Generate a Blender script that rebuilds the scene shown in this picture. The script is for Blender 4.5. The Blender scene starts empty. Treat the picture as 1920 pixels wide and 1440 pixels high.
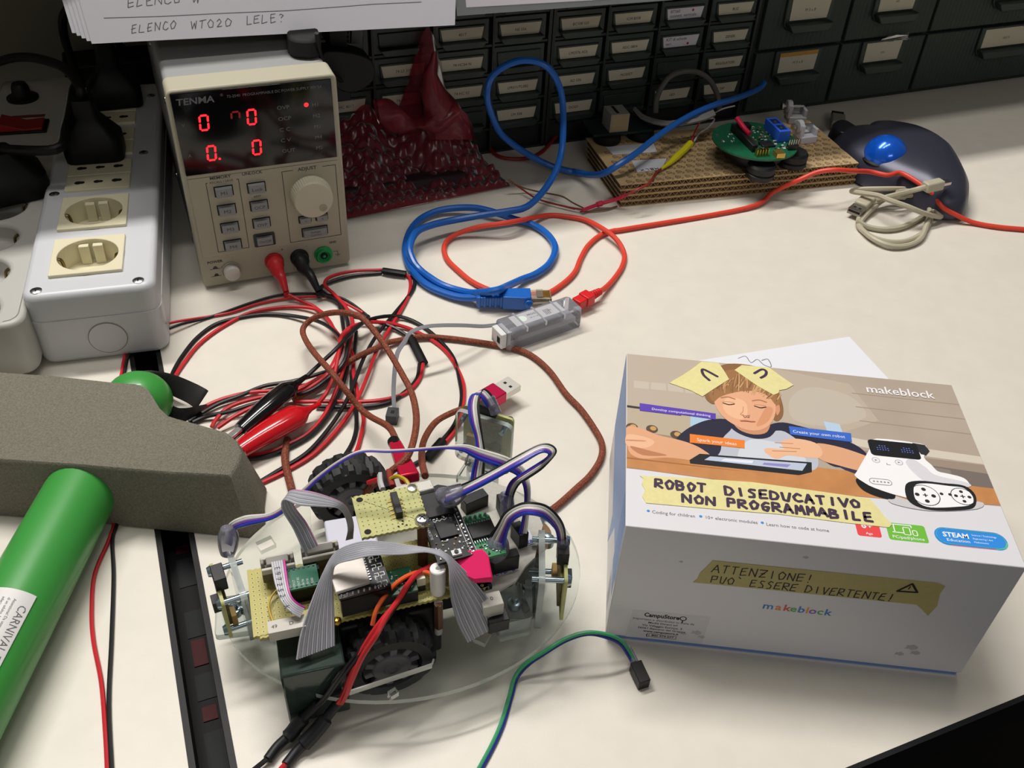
import bpy, bmesh, math, random
import numpy as np
from mathutils import Vector, Matrix
random.seed(7)
S = bpy.context.scene
COL = S.collection
# ------------------------------------------------------------------ camera, world, lights
F_PX, PITCH, ROLL, CH = 1753.16, .6986, .0605, 401.6      # mm, image 1920x1440
_c, _s = math.cos(PITCH), math.sin(PITCH)
FW = np.array([0, _c, -_s]); _r = np.array([1., 0, 0]); _u = np.array([0, _s, _c])
RT = math.cos(ROLL)*_r + math.sin(ROLL)*_u
UP = -math.sin(ROLL)*_r + math.cos(ROLL)*_u
CP = np.array([0, 0, CH])
cd = bpy.data.cameras.new('camera'); cam = bpy.data.objects.new('camera', cd); COL.objects.link(cam)
cd.sensor_width = 36; cd.lens = F_PX/1920*36; cd.clip_start = .01; cd.clip_end = 50
cam.matrix_world = Matrix([[RT[i], UP[i], -FW[i], CP[i]*.001] for i in range(3)] + [[0, 0, 0, 1]])
S.camera = cam
S.view_settings.view_transform = 'Standard'; S.view_settings.look = 'None'
S.view_settings.exposure = 0.06; S.view_settings.gamma = 1; S.view_settings.use_curve_mapping = False
w = bpy.data.worlds.new('room_light'); S.world = w; w.use_nodes = True
w.node_tree.nodes['Background'].inputs[0].default_value = (1, .97, .93, 1)
w.node_tree.nodes['Background'].inputs[1].default_value = .105

def area(name, loc, target, sx, sy, power, col=(1, .965, .92)):
    l = bpy.data.lights.new(name, 'AREA'); l.shape = 'RECTANGLE'; l.size = sx; l.size_y = sy
    l.energy = power; l.color = col
    o = bpy.data.objects.new(name, l); COL.objects.link(o); o.location = loc
    z = -(Vector(target)-Vector(loc)).normalized(); x = Vector((math.cos(.42), math.sin(.42), 0)); y = z.cross(x).normalized(); x = y.cross(z)
    o.rotation_euler = Matrix((x, y, z)).transposed().to_euler()      # tubes run parallel to the shelf
    return o
TH = .42
area('ceiling_tube_back', (-.55, .97, 1.8), (.0, .45, 0), 1.2, .12, 33)
area('ceiling_tube_front', (.0, .62, 1.8), (.05, .45, 0), 1.2, .12, 8.5)
area('added_fill_far', (.8, -2.2, 1.9), (.05, .45, 0), 1.2, .3, 7.5)  # added fill lamp behind the camera, lifts the papers and the box front

# ------------------------------------------------------------------ geometry helpers (all in mm)
def P(x, y, z=0.):
    d = FW + (x-960)/F_PX*RT - (y-720)/F_PX*UP
    return CP + (z-CH)/d[2]*d
E1 = np.array([math.cos(TH), math.sin(TH), 0]); E2 = np.array([-math.sin(TH), math.cos(TH), 0]); EZ = np.array([0, 0, 1.])
def PB(x, y, b):                                            # point on the upright plane parallel to the cabinets
    d = FW + (x-960)/F_PX*RT - (y-720)/F_PX*UP
    return CP + (b-CP @ E2)/(d @ E2)*d
def A3(*v): return np.array(v, float)
def nrm(v): return v/(np.linalg.norm(v)+1e-12)
class Fr:
    def __init__(s, o, ex=None, ey=None, ez=None, yaw=None):
        s.o = A3(*o)
        if yaw is not None: ex = A3(math.cos(yaw), math.sin(yaw), 0); ey = A3(-math.sin(yaw), math.cos(yaw), 0); ez = EZ
        s.ex = nrm(A3(*ex)); s.ey = nrm(A3(*ey)); s.ez = nrm(A3(*ez)) if ez is not None else np.cross(s.ex, s.ey)
    def p(s, x, y, z=0): return s.o + x*s.ex + y*s.ey + z*s.ez
    def sub(s, x, y, z=0, yaw=0):
        c, q = math.cos(yaw), math.sin(yaw)
        return Fr(s.p(x, y, z), c*s.ex+q*s.ey, -q*s.ex+c*s.ey, s.ez)
W0 = Fr((0, 0, 0), yaw=0)
DK = Fr((0, 0, 0), yaw=TH)
def catmull(pts, n=6, closed=False):
    pts = [np.array(p, float) for p in pts]; m = len(pts); out = []
    if m < 3 and not closed: return pts
    rng = range(m if closed else m-1)
    for i in rng:
        if closed: a, b, c, d = pts[i-1], pts[i], pts[(i+1) % m], pts[(i+2) % m]
        else:
            b, c = pts[i], pts[i+1]
            a = pts[i-1] if i else 2*b-c
            d = pts[i+2] if i+2 < m else 2*c-b
        for k in range(n):
            t = k/n
            out.append(.5*((2*b)+(-a+c)*t+(2*a-5*b+4*c-d)*t*t+(-a+3*b-3*c+d)*t**3))
    if not closed: out.append(pts[-1])
    return out

# ------------------------------------------------------------------ materials
def lin(h):
    if isinstance(h, str):
        h = h.lstrip('#'); c = [int(h[i:i+2], 16)/255 for i in (0, 2, 4)]
    else: c = h
    return tuple(x/12.92 if x <= .04045 else ((x+.055)/1.055)**2.4 for x in c)+(1,)
MC = {}
def M(name, col='808080', rough=.5, metal=0., spec=.5, trans=0., ior=1.45, emit=None, es=1., vary=0., vscale=200., bump=0., bscale=400., coat=0., sub=0., sheen=0.):
    if name in MC: return MC[name]
    m = bpy.data.materials.new(name); m.use_nodes = True; nt = m.node_tree; b = nt.nodes['Principled BSDF']
    c = lin(col)
    b.inputs['Base Color'].default_value = c; b.inputs['Roughness'].default_value = rough; b.inputs['Metallic'].default_value = metal
    b.inputs['Specular IOR Level'].default_value = spec; b.inputs['Transmission Weight'].default_value = trans; b.inputs['IOR'].default_value = ior
    b.inputs['Coat Weight'].default_value = coat; b.inputs['Subsurface Weight'].default_value = sub
    b.inputs['Sheen Weight'].default_value = sheen
    if emit: b.inputs['Emission Color'].default_value = lin(emit); b.inputs['Emission Strength'].default_value = es
    if vary or bump:
        tc = nt.nodes.new('ShaderNodeTexCoord')
    if vary:
        n = nt.nodes.new('ShaderNodeTexNoise'); n.inputs['Scale'].default_value = vscale; n.inputs['Detail'].default_value = 4
        nt.links.new(tc.outputs['Object'], n.inputs['Vector'])
        r = nt.nodes.new('ShaderNodeValToRGB')
        r.color_ramp.elements[0].color = tuple(x*(1-vary) for x in c[:3])+(1,); r.color_ramp.elements[1].color = tuple(min(1, x*(1+vary)) for x in c[:3])+(1,)
        r.color_ramp.elements[0].position = .35; r.color_ramp.elements[1].position = .65
        nt.links.new(n.outputs['Fac'], r.inputs['Fac']); nt.links.new(r.outputs['Color'], b.inputs['Base Color'])
    if bump:
        n2 = nt.nodes.new('ShaderNodeTexNoise'); n2.inputs['Scale'].default_value = bscale; n2.inputs['Detail'].default_value = 5
        nt.links.new(tc.outputs['Object'], n2.inputs['Vector'])
        bp = nt.nodes.new('ShaderNodeBump'); bp.inputs['Strength'].default_value = bump; bp.inputs['Distance'].default_value = .001
        nt.links.new(n2.outputs['Fac'], bp.inputs['Height']); nt.links.new(bp.outputs['Normal'], b.inputs['Normal'])
    MC[name] = m; return m
def clear(name, tint='f4f6f6', gloss=.05, ior=1.45, haze=0., hazecol='ffffff'):
    """thin clear plastic: see-through with fresnel reflections, a little milky haze"""
    if name in MC: return MC[name]
    m = bpy.data.materials.new(name); m.use_nodes = True; nt = m.node_tree
    for n in list(nt.nodes):
        if n.type == 'BSDF_PRINCIPLED': nt.nodes.remove(n)
    out = [n for n in nt.nodes if n.type == 'OUTPUT_MATERIAL'][0]
    t = nt.nodes.new('ShaderNodeBsdfTransparent'); t.inputs[0].default_value = lin(tint)
    g = nt.nodes.new('ShaderNodeBsdfGlossy'); g.inputs['Roughness'].default_value = gloss
    d = nt.nodes.new('ShaderNodeBsdfDiffuse'); d.inputs[0].default_value = lin(hazecol)
    fr = nt.nodes.new('ShaderNodeFresnel'); fr.inputs[0].default_value = ior
    m1 = nt.nodes.new('ShaderNodeMixShader'); m1.inputs[0].default_value = haze
    m2 = nt.nodes.new('ShaderNodeMixShader')
    nt.links.new(t.outputs[0], m1.inputs[1]); nt.links.new(d.outputs[0], m1.inputs[2])
    nt.links.new(fr.outputs[0], m2.inputs[0]); nt.links.new(m1.outputs[0], m2.inputs[1]); nt.links.new(g.outputs[0], m2.inputs[2])
    nt.links.new(m2.outputs[0], out.inputs[0]); MC[name] = m; return m
def braid(name, c1, c2):
    m = M(name, c1, .7); nt = m.node_tree; b = nt.nodes['Principled BSDF']
    tc = nt.nodes.new('ShaderNodeTexCoord'); v = nt.nodes.new('ShaderNodeTexVoronoi'); v.inputs['Scale'].default_value = 1100
    nt.links.new(tc.outputs['Object'], v.inputs['Vector'])
    r = nt.nodes.new('ShaderNodeValToRGB'); r.color_ramp.elements[0].color = lin(c1); r.color_ramp.elements[1].color = lin(c2)
    r.color_ramp.elements[0].position = .2; r.color_ramp.elements[1].position = .8
    nt.links.new(v.outputs['Distance'], r.inputs['Fac']); nt.links.new(r.outputs['Color'], b.inputs['Base Color'])
    bp = nt.nodes.new('ShaderNodeBump'); bp.inputs['Strength'].default_value = .5; bp.inputs['Distance'].default_value = .0005
    nt.links.new(v.outputs['Distance'], bp.inputs['Height']); nt.links.new(bp.outputs['Normal'], b.inputs['Normal'])
    return m
def ribbed(name, col, axis_scale):
    m = M(name, col, .6); nt = m.node_tree; b = nt.nodes['Principled BSDF']
    tc = nt.nodes.new('ShaderNodeTexCoord'); mp = nt.nodes.new('ShaderNodeMapping'); mp.inputs['Rotation'].default_value[2] = -TH
    wv = nt.nodes.new('ShaderNodeTexWave'); wv.inputs['Scale'].default_value = axis_scale
    nt.links.new(tc.outputs['Object'], mp.inputs['Vector']); nt.links.new(mp.outputs[0], wv.inputs['Vector'])
    bp = nt.nodes.new('ShaderNodeBump'); bp.inputs['Strength'].default_value = .6; bp.inputs['Distance'].default_value = .0008
    nt.links.new(wv.outputs['Fac'], bp.inputs['Height']); nt.links.new(bp.outputs['Normal'], b.inputs['Normal'])
    return m

# ------------------------------------------------------------------ mesh builder
class MB:
    def __init__(s): s.v = []; s.f = []; s.m = []; s.mats = []; s.cur = 0
    def mat(s, m):
        if m not in s.mats: s.mats.append(m)
        s.cur = s.mats.index(m); return s
    def add(s, vs, fs):
        o = len(s.v); s.v += [tuple(map(float, v)) for v in vs]; s.f += [tuple(o+i for i in f) for f in fs]; s.m += [s.cur]*len(fs)
        return s
    def box(s, fr, x0, x1, y0, y1, z0, z1, tx=0, ty=0):     # tx,ty: inset of the top
        q = [(x0, y0, z0), (x1, y0, z0), (x1, y1, z0), (x0, y1, z0), (x0+tx, y0+ty, z1), (x1-tx, y0+ty, z1), (x1-tx, y1-ty, z1), (x0+tx, y1-ty, z1)]
        return s.add([fr.p(*a) for a in q], [(3, 2, 1, 0), (4, 5, 6, 7), (0, 1, 5, 4), (1, 2, 6, 5), (2, 3, 7, 6), (3, 0, 4, 7)])
    def prism(s, fr, poly, z0, z1, inset=0, sm=None):
        n = len(poly)
        if inset:
            cx = sum(p[0] for p in poly)/n; cy = sum(p[1] for p in poly)/n
            top = [(cx+(p[0]-cx)*(1-inset), cy+(p[1]-cy)*(1-inset)) for p in poly]
        else: top = poly
        vs = [fr.p(p[0], p[1], z0) for p in poly]+[fr.p(p[0], p[1], z1) for p in top]
        s.add(vs, [tuple(range(n-1, -1, -1)), tuple(range(n, 2*n))])
        c = s.cur
        if sm is not None: s.mat(sm)
        s.add(vs, [(i, (i+1) % n, n+(i+1) % n, n+i) for i in range(n)]); s.cur = c
        return s
    def flat(s, fr, poly, z): return s.add([fr.p(p[0], p[1], z) for p in poly], [tuple(range(len(poly)))])
    def rings(s, rings, cap0=True, cap1=True, closed=True):
        n = len(rings[0]); vs = [v for r in rings for v in r]; fs = []
        for k in range(len(rings)-1):
            for i in range(n if closed else n-1):
                j = (i+1) % n; fs.append((k*n+i, k*n+j, (k+1)*n+j, (k+1)*n+i))
        if cap0: fs.append(tuple(range(n-1, -1, -1)))
        if cap1: fs.append(tuple((len(rings)-1)*n+i for i in range(n)))
        return s.add(vs, fs)
    def lathe(s, fr, prof, n=24, cx=0, cy=0):               # prof: (r, z) along the frame's z
        R = [[fr.p(cx+r*math.cos(2*math.pi*i/n), cy+r*math.sin(2*math.pi*i/n), z) for i in range(n)] for r, z in prof]
        return s.rings(R)
    def cyl(s, a, b, r, r2=None, n=16):
        a, b = A3(*a), A3(*b); d = nrm(b-a); t = EZ if abs(d[2]) < .9 else A3(1, 0, 0)
        x = nrm(np.cross(d, t)); y = np.cross(d, x); r2 = r if r2 is None else r2
        return s.rings([[q+rr*(math.cos(2*math.pi*i/n)*x+math.sin(2*math.pi*i/n)*y) for i in range(n)] for q, rr in ((a, r), (b, r2))])
    def tube(s, pts, r, n=8, sub=6, sq=1.):
        pts = catmull(pts, sub) if sub else [np.array(p, float) for p in pts]
        m = len(pts); R = []; x = None
        for i, p in enumerate(pts):
            d = nrm(pts[min(i+1, m-1)]-pts[max(i-1, 0)])
            if x is None:
                t = EZ if abs(d[2]) < .9 else A3(1, 0, 0); x = nrm(np.cross(d, t))
            x = nrm(x-d*(x @ d)); y = np.cross(d, x)
            rr = r(i/(m-1)) if callable(r) else r
            R.append([p+rr*(math.cos(2*math.pi*k/n)*x+sq*math.sin(2*math.pi*k/n)*y) for k in range(n)])
        return s.rings(R)
    def text(s, fr, x, y, z, txt, size, sx=1., align='LEFT', yaw=0., shear=0., bold=0.):
        cu = bpy.data.curves.new('t', 'FONT'); cu.body = txt; cu.size = size; cu.resolution_u = 2; cu.align_x = align; cu.shear = shear; cu.offset = bold
        o = bpy.data.objects.new('t', cu); me = o.to_mesh()
        g = fr.sub(x, y, z, yaw)
        vs = [g.p(v.co.x*sx, v.co.y, 0) for v in me.vertices]; fs = [tuple(p.vertices) for p in me.polygons]
        s.add(vs, fs); o.to_mesh_clear(); bpy.data.objects.remove(o); bpy.data.curves.remove(cu)
        return s
    def stroke(s, fr, pts, wd, z, sub=0):
        if sub: pts = [(p[0], p[1]) for p in catmull([A3(a, b) for a, b in pts], sub)]
        for a, b in zip(pts[:-1], pts[1:]):
            a = A3(*a); b = A3(*b)
            if np.linalg.norm(b-a) < 1e-6: continue
            d = nrm(b-a)*wd/2; q = A3(-d[1], d[0])
            poly = [a-d*.6-q*.6, a-q*1., b-q*1., b+d*.6-q*.6, b+d*.6+q*.6, b+q, a+q, a-d*.6+q*.6]
            s.flat(fr, poly, z); z += .004
        return s
    def build(s, name, parent=None, bevel=0., seg=2, smooth=35., subsurf=0, origin=None, solid=0., cut=None):
        me = bpy.data.meshes.new(name)
        if parent is not None:
            o0 = Vector(parent['_o'])*1000 if '_o' in parent else Vector((0, 0, 0)); off = o0; loc = Vector((0, 0, 0))
            if parent.get('_own'): off = Vector(parent['_own'])
        else:
            a = np.array(s.v); lo, hi = a.min(0), a.max(0)
            off = Vector(origin) if origin is not None else Vector(((lo[0]+hi[0])/2, (lo[1]+hi[1])/2, lo[2])); loc = off/1000
        me.from_pydata([((x-off[0])*.001, (y-off[1])*.001, (z-off[2])*.001) for x, y, z in s.v], [], s.f)
        for m in s.mats: me.materials.append(m)
        me.polygons.foreach_set('material_index', s.m)
        me.update()
        o = bpy.data.objects.new(name, me); COL.objects.link(o); o.location = loc
        bm = bmesh.new(); bm.from_mesh(me)
        if bevel or cut: bmesh.ops.remove_doubles(bm, verts=bm.verts, dist=1e-6)
        if not any(len(f.verts) > 60 for f in bm.faces) or cut: pass
        bmesh.ops.recalc_face_normals(bm, faces=bm.faces)
        bm.to_mesh(me); bm.free()
        if cut is not None:
            co = cut.build('cutter', None, smooth=0)
            md = o.modifiers.new('b', 'BOOLEAN'); md.object = co; md.operation = 'DIFFERENCE'; md.solver = 'EXACT'; o.location = off/1000
            bpy.context.view_layer.update(); dg = bpy.context.evaluated_depsgraph_get()
            nm = bpy.data.meshes.new_from_object(o.evaluated_get(dg)); o.modifiers.clear(); o.data = nm; me = nm
            bpy.data.objects.remove(co); o.location = loc
        if solid: md = o.modifiers.new('s', 'SOLIDIFY'); md.thickness = solid*.001; md.offset = 0
        if bevel: md = o.modifiers.new('v', 'BEVEL'); md.width = bevel*.001; md.segments = seg; md.limit_method = 'ANGLE'; md.angle_limit = math.radians(40)
        if subsurf: md = o.modifiers.new('u', 'SUBSURF'); md.levels = subsurf; md.render_levels = subsurf
        if smooth:
            for p in me.polygons: p.use_smooth = True
            try: me.set_sharp_from_angle(angle=math.radians(smooth))
            except Exception: pass
        o['_own'] = [float(off[0]), float(off[1]), float(off[2])]
        if parent is not None: o.parent = parent
        return o
def tag(o, label=None, cat=None, group=None, kind=None):
    if label: o['label'] = label
    if cat: o['category'] = cat
    if group: o['group'] = group
    if kind: o['kind'] = kind
    return o
def thing(name, label, cat, at, group=None):
    o = bpy.data.objects.new(name, None); COL.objects.link(o); o.location = Vector(at)*.001
    o.empty_display_size = .02; o['_own'] = [float(a) for a in at]
    return tag(o, label, cat, group)
def rrect(x0, x1, y0, y1, r, n=4):
    out = []
    for cx, cy, a0 in ((x1-r, y0+r, -90), (x1-r, y1-r, 0), (x0+r, y1-r, 90), (x0+r, y0+r, 180)):
        for k in range(n+1):
            a = math.radians(a0+90*k/n); out.append((cx+r*math.cos(a), cy+r*math.sin(a)))
    return out
def circ(cx, cy, r, n=20, ry=None): return [(cx+r*math.cos(2*math.pi*i/n), cy+(ry or r)*math.sin(2*math.pi*i/n)) for i in range(n)]
def blob(pts, n=5): return [tuple(p) for p in catmull([A3(a, b) for a, b in pts], n, True)]
# hand lettering: strokes on a 1 x 1 cell
HW = {'A': ['0,0 .5,1 1,0', '.2,.4 .8,.4'], 'B': ['0,0 0,1 .7,.9 .7,.6 0,.5 .9,.4 .8,.05 0,0'], 'C': ['.95,.85 .5,1 .05,.6 .15,.15 .6,0 .95,.15'],
      'D': ['0,0 0,1 .7,.85 .95,.45 .6,.05 0,0'], 'E': ['.9,1 .1,.95 0,0 .9,.05', '.05,.5 .75,.55'], 'G': ['.9,.85 .5,1 .05,.6 .15,.1 .7,0 .9,.4 .5,.4'],
      'I': ['.5,0 .5,1'], 'L': ['.1,1 0,0 .8,.05'], 'M': ['0,0 .15,1 .5,.4 .85,1 1,0'], 'N': ['0,0 .05,1 .9,0 .95,1'], 'O': ['.5,1 .05,.6 .3,0 .8,.1 .95,.65 .5,1'],
      'P': ['0,0 .05,1 .8,.95 .8,.55 .05,.45'], 'R': ['0,0 .05,1 .8,.95 .8,.6 .05,.5 .95,0'], 'S': ['.9,.9 .4,1 .15,.7 .8,.4 .75,.05 .05,0'],
      'T': ['0,1 1,1', '.5,1 .45,0'], 'U': ['0,1 .1,.1 .7,0 .95,1'], 'V': ['0,1 .45,0 1,1'], 'Z': ['0,.95 .95,1 .05,0 1,.05', '.2,.5 .75,.5'],
      'W': ['0,1 .2,0 .5,.8 .75,0 1,1'], '!': ['.5,1 .4,.3', '.35,.05 .38,0'], '?': ['.1,.8 .5,1 .85,.7 .45,.4', '.42,.08 .45,0'], '2': ['0,.8 .5,1 .8,.7 0,0 .95,.05'],
      'X': ['0,0 1,1', '0,1 1,0'], 'Y': ['0,1 .5,.5 1,1', '.5,.5 .4,0'], '-': ['.1,.5 .9,.5'], '0': ['.5,1 .05,.6 .3,0 .8,.1 .95,.65 .5,1'], 'K': ['0,0 0,1', '.9,1 .05,.45 .9,0'], "'": ['.2,1.2 .6,1'], '4': ['.6,0 .6,1 0,.4 1,.4'], '9': ['.8,.6 .2,.5 .1,.9 .8,1 .8,.3 .4,0']}
def hand(mb, fr, x, y, z, txt, h, adv, wd, dy=0., wf=.72):
    for ch in txt:
        for st in HW.get(ch, []):
            pts = [tuple(map(float, q.split(','))) for q in st.split()]
            j = lambda: random.uniform(-.05, .05)*h
            mb.stroke(fr, [(x+px*adv*wf+j(), y+py*h+j()) for px, py in pts], wd, z); z += .004
        x += adv; y += dy
    return mb

# ------------------------------------------------------------------ common materials
desk_m = M('desk_laminate', 'dad4c8', .42, vary=.02, vscale=60, bump=.05, bscale=900)
blackp = M('black_plastic', '0c0c0c', .5, spec=.3); blackm = M('black_matte', '0d0d0e', .75); steel = M('steel', 'c8c8c8', .25, 1.)
white_p = M('white_paper', 'f2f0f8', .7); red_ins = M('red_insulation', 'c4242c', .38); blk_ins = M('black_insulation', '17181a', .4)
gold = M('brass', 'c9a24a', .3, 1.); whitep = M('white_plastic', 'e8e6e0', .4); pencil = M('pencil_grey', '6f6d75', .8); ink = M('black_ink', '1d1b1e', .7)

# ================================================================== SETTING
b = MB().mat(M('dark_floor', '171310', .8, vary=.2, vscale=6)); b.box(W0, -3000, 3000, -2500, 4000, -760, -740); tag(b.build('floor', smooth=0), kind='structure')
b = MB().mat(M('wall_paint', '8f8b7c', .8, vary=.03, vscale=3)); b.box(DK, -1500, 2500, 1050, 1100, -740, 1400); tag(b.build('wall_back', smooth=0), kind='structure')
edge_m = M('black_edge_band', '0c0d0f', .5, spec=.3)
gp = P(310, 1000); ga = gp @ E1                     # the slot between the two desks runs along E2
GA0, GA1 = -35.5, -21.5
F1 = P(1920, 1317) @ E2; FRONT = (F1 + P(1605, 1440) @ E2)/2
t = thing('desk', 'pale laminate desk top on the left, under the hammer', 'desk', DK.p(-600, 500, -740))
b = MB().mat(desk_m); b.box(DK, -1100, GA0-3, -100, 1035, -25, 0); b.build('desk_top', t, smooth=0)
b = MB().mat(edge_m); b.box(DK, GA0-3, GA0, -100, 1035, -25, .3); b.build('edge_band', t, smooth=0)
for x, y in ((-1050, -50), (-100, -50), (-1050, 980), (-100, 980)):
    b = MB().mat(edge_m); b.box(DK, x, x+40, y, y+40, -740, -25); b.build('leg', t, smooth=0)
t = thing('desk', 'pale laminate desk top on the right with black front edge, carrying the robot', 'desk', DK.p(700, 500, -740))
b = MB().mat(desk_m); b.box(DK, GA1+3, 1900, FRONT+2.5, 1035, -25, 0); b.build('desk_top', t, smooth=0)
b = MB().mat(edge_m); b.box(DK, GA1, GA1+3, FRONT, 1035, -25, .3); b.box(DK, GA1+3, 1900, FRONT, FRONT+2.5, -25, .2); b.build('edge_band', t, smooth=0)
for x, y in ((20, FRONT+30), (1800, FRONT+30), (20, 980), (1800, 980)):
    b = MB().mat(edge_m); b.box(DK, x, x+40, y, y+40, -740, -25); b.build('leg', t, smooth=0)
# dark cable channel between the desks with red reflections painted as patches, plus grey patches
b = MB().mat(M('channel_dark', '080809', .6, spec=.2)); b.box(DK, GA0, GA1, -100, 1035, -24, -16)
b.mat(M('channel_grey', '191a1c', .6, spec=.2)); 
for y0, y1 in ((352, 372), (318, 335), (280, 295), (240, 262), (180, 205)): b.box(DK, GA0+4, GA1-1, y0, y1, -16, -15.6)
b.mat(M('channel_red_reflection', '3a0c0d', .6, spec=.2))
for y0, y1 in ((376, 382), (300, 316), (268, 276), (226, 238)): b.box(DK, GA0+5, GA1-2, y0, y1, -16, -15.4)
o = b.build('cable_channel', smooth=0); tag(o, 'black cable channel with painted dull red reflections in the gap between the two desks', 'cable channel')
# overhead shelf that the papers hang from
SZ = 232
b = MB().mat(M('shelf_board', 'a8a298', .6)); b.box(DK, -700, 1500, 682, 1050, SZ, SZ+22); b.box(DK, -700, 1500, 688, 700, 206, SZ); tag(b.build('trim_1', smooth=0), kind='structure')

# ================================================================== PAPERS HANGING FROM THE SHELF
def tilted(bb, z0, deg):
    q = math.radians(deg); return Fr(DK.p(0, bb, z0), E1, E2*math.sin(q)+EZ*math.cos(q), -E2*math.cos(q)+EZ*math.sin(q))
def onplane(fr, x, y):
    d = FW + (x-960)/F_PX*RT - (y-720)/F_PX*UP; t_ = ((fr.o-CP) @ fr.ez)/(d @ fr.ez); X = CP+t_*d-fr.o; return (X @ fr.ex, X @ fr.ey)
fr = tilted(656, 150, 36)
b = MB().mat(white_p)
c = [onplane(fr, *p) for p in ((172, 82), (853, 47), (853, 0), (150, 0))]; L_ = 66
sl = (c[3][0]-c[0][0])/(c[3][1]-c[0][1]); sr = (c[2][0]-c[1][0])/(c[2][1]-c[1][1])
for k in range(5):
    dx, dz = -k*2.6, k*2.2
    b.prism(fr, [(c[0][0]+dx, c[0][1]+dz), (c[1][0]-k*.5, c[1][1]+dz*.4), (c[1][0]+sr*L_, L_), (c[0][0]+dx+sl*L_, L_)], -k*.8-.3, -k*.8)
t = thing('paper_stack', 'white sheets hanging over the power supply with pencilled handwriting', 'paper', fr.p(100, 5, 0))
b.build('sheets', t, smooth=0)
b = MB().mat(pencil)
def onpap(x, y): return onplane(fr, x, y)
pen = [[(195, 34), (300, 31), (420, 25), (540, 20), (650, 12), (700, 8), (790, 4)]]
def pword(txt, x, y, ax, ay, h, wd=.5):
    for ch in txt:
        for st in HW.get(ch, []):
            pts = []
            for q in st.split():
                px, py = map(float, q.split(',')); pts.append(onpap(x+px*ax*.72+random.uniform(-1.3, 1.3), y+ay*px-py*h+random.uniform(-1, 1)))
            b.stroke(fr, pts, wd, .15)
        x += ax; y += ay
for l in pen: b.stroke(fr, [onpap(*p) for p in l], .45, .15)
pword('ELENCO', 247, 63, 14.5, -1.6, 15); pword('WTO20', 358, 55, 16, -1.2, 15); pword('LELE?', 462, 46, 15, -1.2, 15)
pword('ELENCO', 240, 14, 17, -1.5, 17); pword('W', 362, 6, 16, -1, 14)
b.build('handwriting', t, smooth=0)
fr = tilted(672, 150, 18)
t = thing('plastic_sleeve', 'grey clear plastic sleeve with a white sheet, hanging before the drawers', 'sleeve', fr.p(350, 5, 0))
b = MB().mat(M('sleeve_plastic', '8f9596', .25, spec=.8)); q = [onplane(fr, *p) for p in ((857, 30), (1262, 0))]; b.prism(fr, [q[0], q[1], (q[1][0], 74), (q[0][0], 74)], -1.2, 0); b.build('sleeve', t, smooth=0)
b = MB().mat(white_p); q = [onplane(fr, *p) for p in ((874, 14), (1100, 1))]; b.prism(fr, [q[0], q[1], (q[1][0]+50, q[1][1]-1), (q[1][0]+50, 74), (q[0][0], 74)], 0, .4); b.build('sheet', t, smooth=0)

# ================================================================== DRAWER CABINETS
cab_m = M('cabinet_green', '1f2724', .5, bump=.1, bscale=300); drw_m = M('drawer_green', '2c3833', .45, bump=.08, bscale=300)
lab_m = M('card_label', 'c3bda8', .75); lab_w = M('card_label_white', 'cfcdd6', .7); rib_m = ribbed('cabinet_ribbed', '262f2b', 60)
CF = Fr(DK.p(0, 757, 0), E1, EZ, -E2)              # x along the fronts, y up, z toward the viewer
def small_cabinet(a0, cols, label, texts, skip=()):
    t = thing('drawer_cabinet', label, 'drawer cabinet', DK.p(a0+108, 830, 0))
    b = MB().mat(cab_m); a1 = a0+54*len(cols)+2
    b.box(CF, a0, a1, 0, 162, -150, -8)
    b.box(CF, a0, a0+3, 0, 162, -8, 0); b.box(CF, a1-3, a1, 0, 162, -8, 0); b.box(CF, a0, a1, 157, 162, -8, 0); b.box(CF, a0, a1, 0, 2, -8, 0)
    for k in range(1, len(cols)): b.box(CF, a0+54*k, a0+54*k+2, 0, 162, -8, 0)
    for r in range(6): b.box(CF, a0, a1, 103+26*(1-r)+25-1.5, 103+26*(1-r)+25+.5, -8, -1)
    b.build('case', t, smooth=0)
    for c, ac in enumerate(cols):
        for r in range(6):
            zt = 119+26*(1-r)                       # label top
            if zt-16 < 0: continue
            b = MB().mat(drw_m)
            b.box(CF, ac-25, ac+25, zt-16, zt+6, -120, -2)
            b.prism(CF, [(ac-21, zt-10.5), (ac-17, zt-16), (ac+17, zt-16), (ac+21, zt-10.5)], -2, 6)      # finger pull
            b.prism(CF, [(ac-21, zt+1.5), (ac-20, zt-10.5), (ac+20, zt-10.5), (ac+21, zt+1.5)], -2, -.5)
            d = b.build('drawer', t, bevel=.5, seg=1)
            tx = texts.get((c, r))
            if tx is not None:
                b = MB().mat(lab_w if tx.startswith('*') else lab_m)
                b.prism(CF, [(ac-19.5, zt), (ac-17.5, zt-10), (ac+17.5, zt-10), (ac+19.5, zt)], -.6, -.1)
                b.mat(ink)
                if tx.startswith('*'):
                    for k, ln in enumerate(tx[1:].split('|')): b.text(CF, ac-16, zt-3.8-k*4, .05, ln, 4)
                    b.mat(M('red_dot', 'a01828', .6)); b.flat(CF, circ(ac+8, zt-7.5 if r == 2 else zt-2.5, 1.2), .06)
                else: b.text(CF, ac, zt-6.5, .05, tx, 3.6, align='CENTER')
                b.build('card_label', d, smooth=0)
tA = {(1, 1): None, (0, 3): '74 HC 4017', (1, 2): '74 LS 315', (1, 3): '74 HC 74', (2, 1): '4017', (2, 2): '74 HC04 N', (2, 3): '74 HC 02', (3, 1): 'NE 556', (3, 3): 'LM311/TL082', (3, 4): 'LM 358', (3, 2): None, (1, 4): '74 HC 32'}
small_cabinet(138, [165, 219, 272, 326], 'dark green small-parts cabinet behind the pink bubble wrap', tA)
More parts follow.
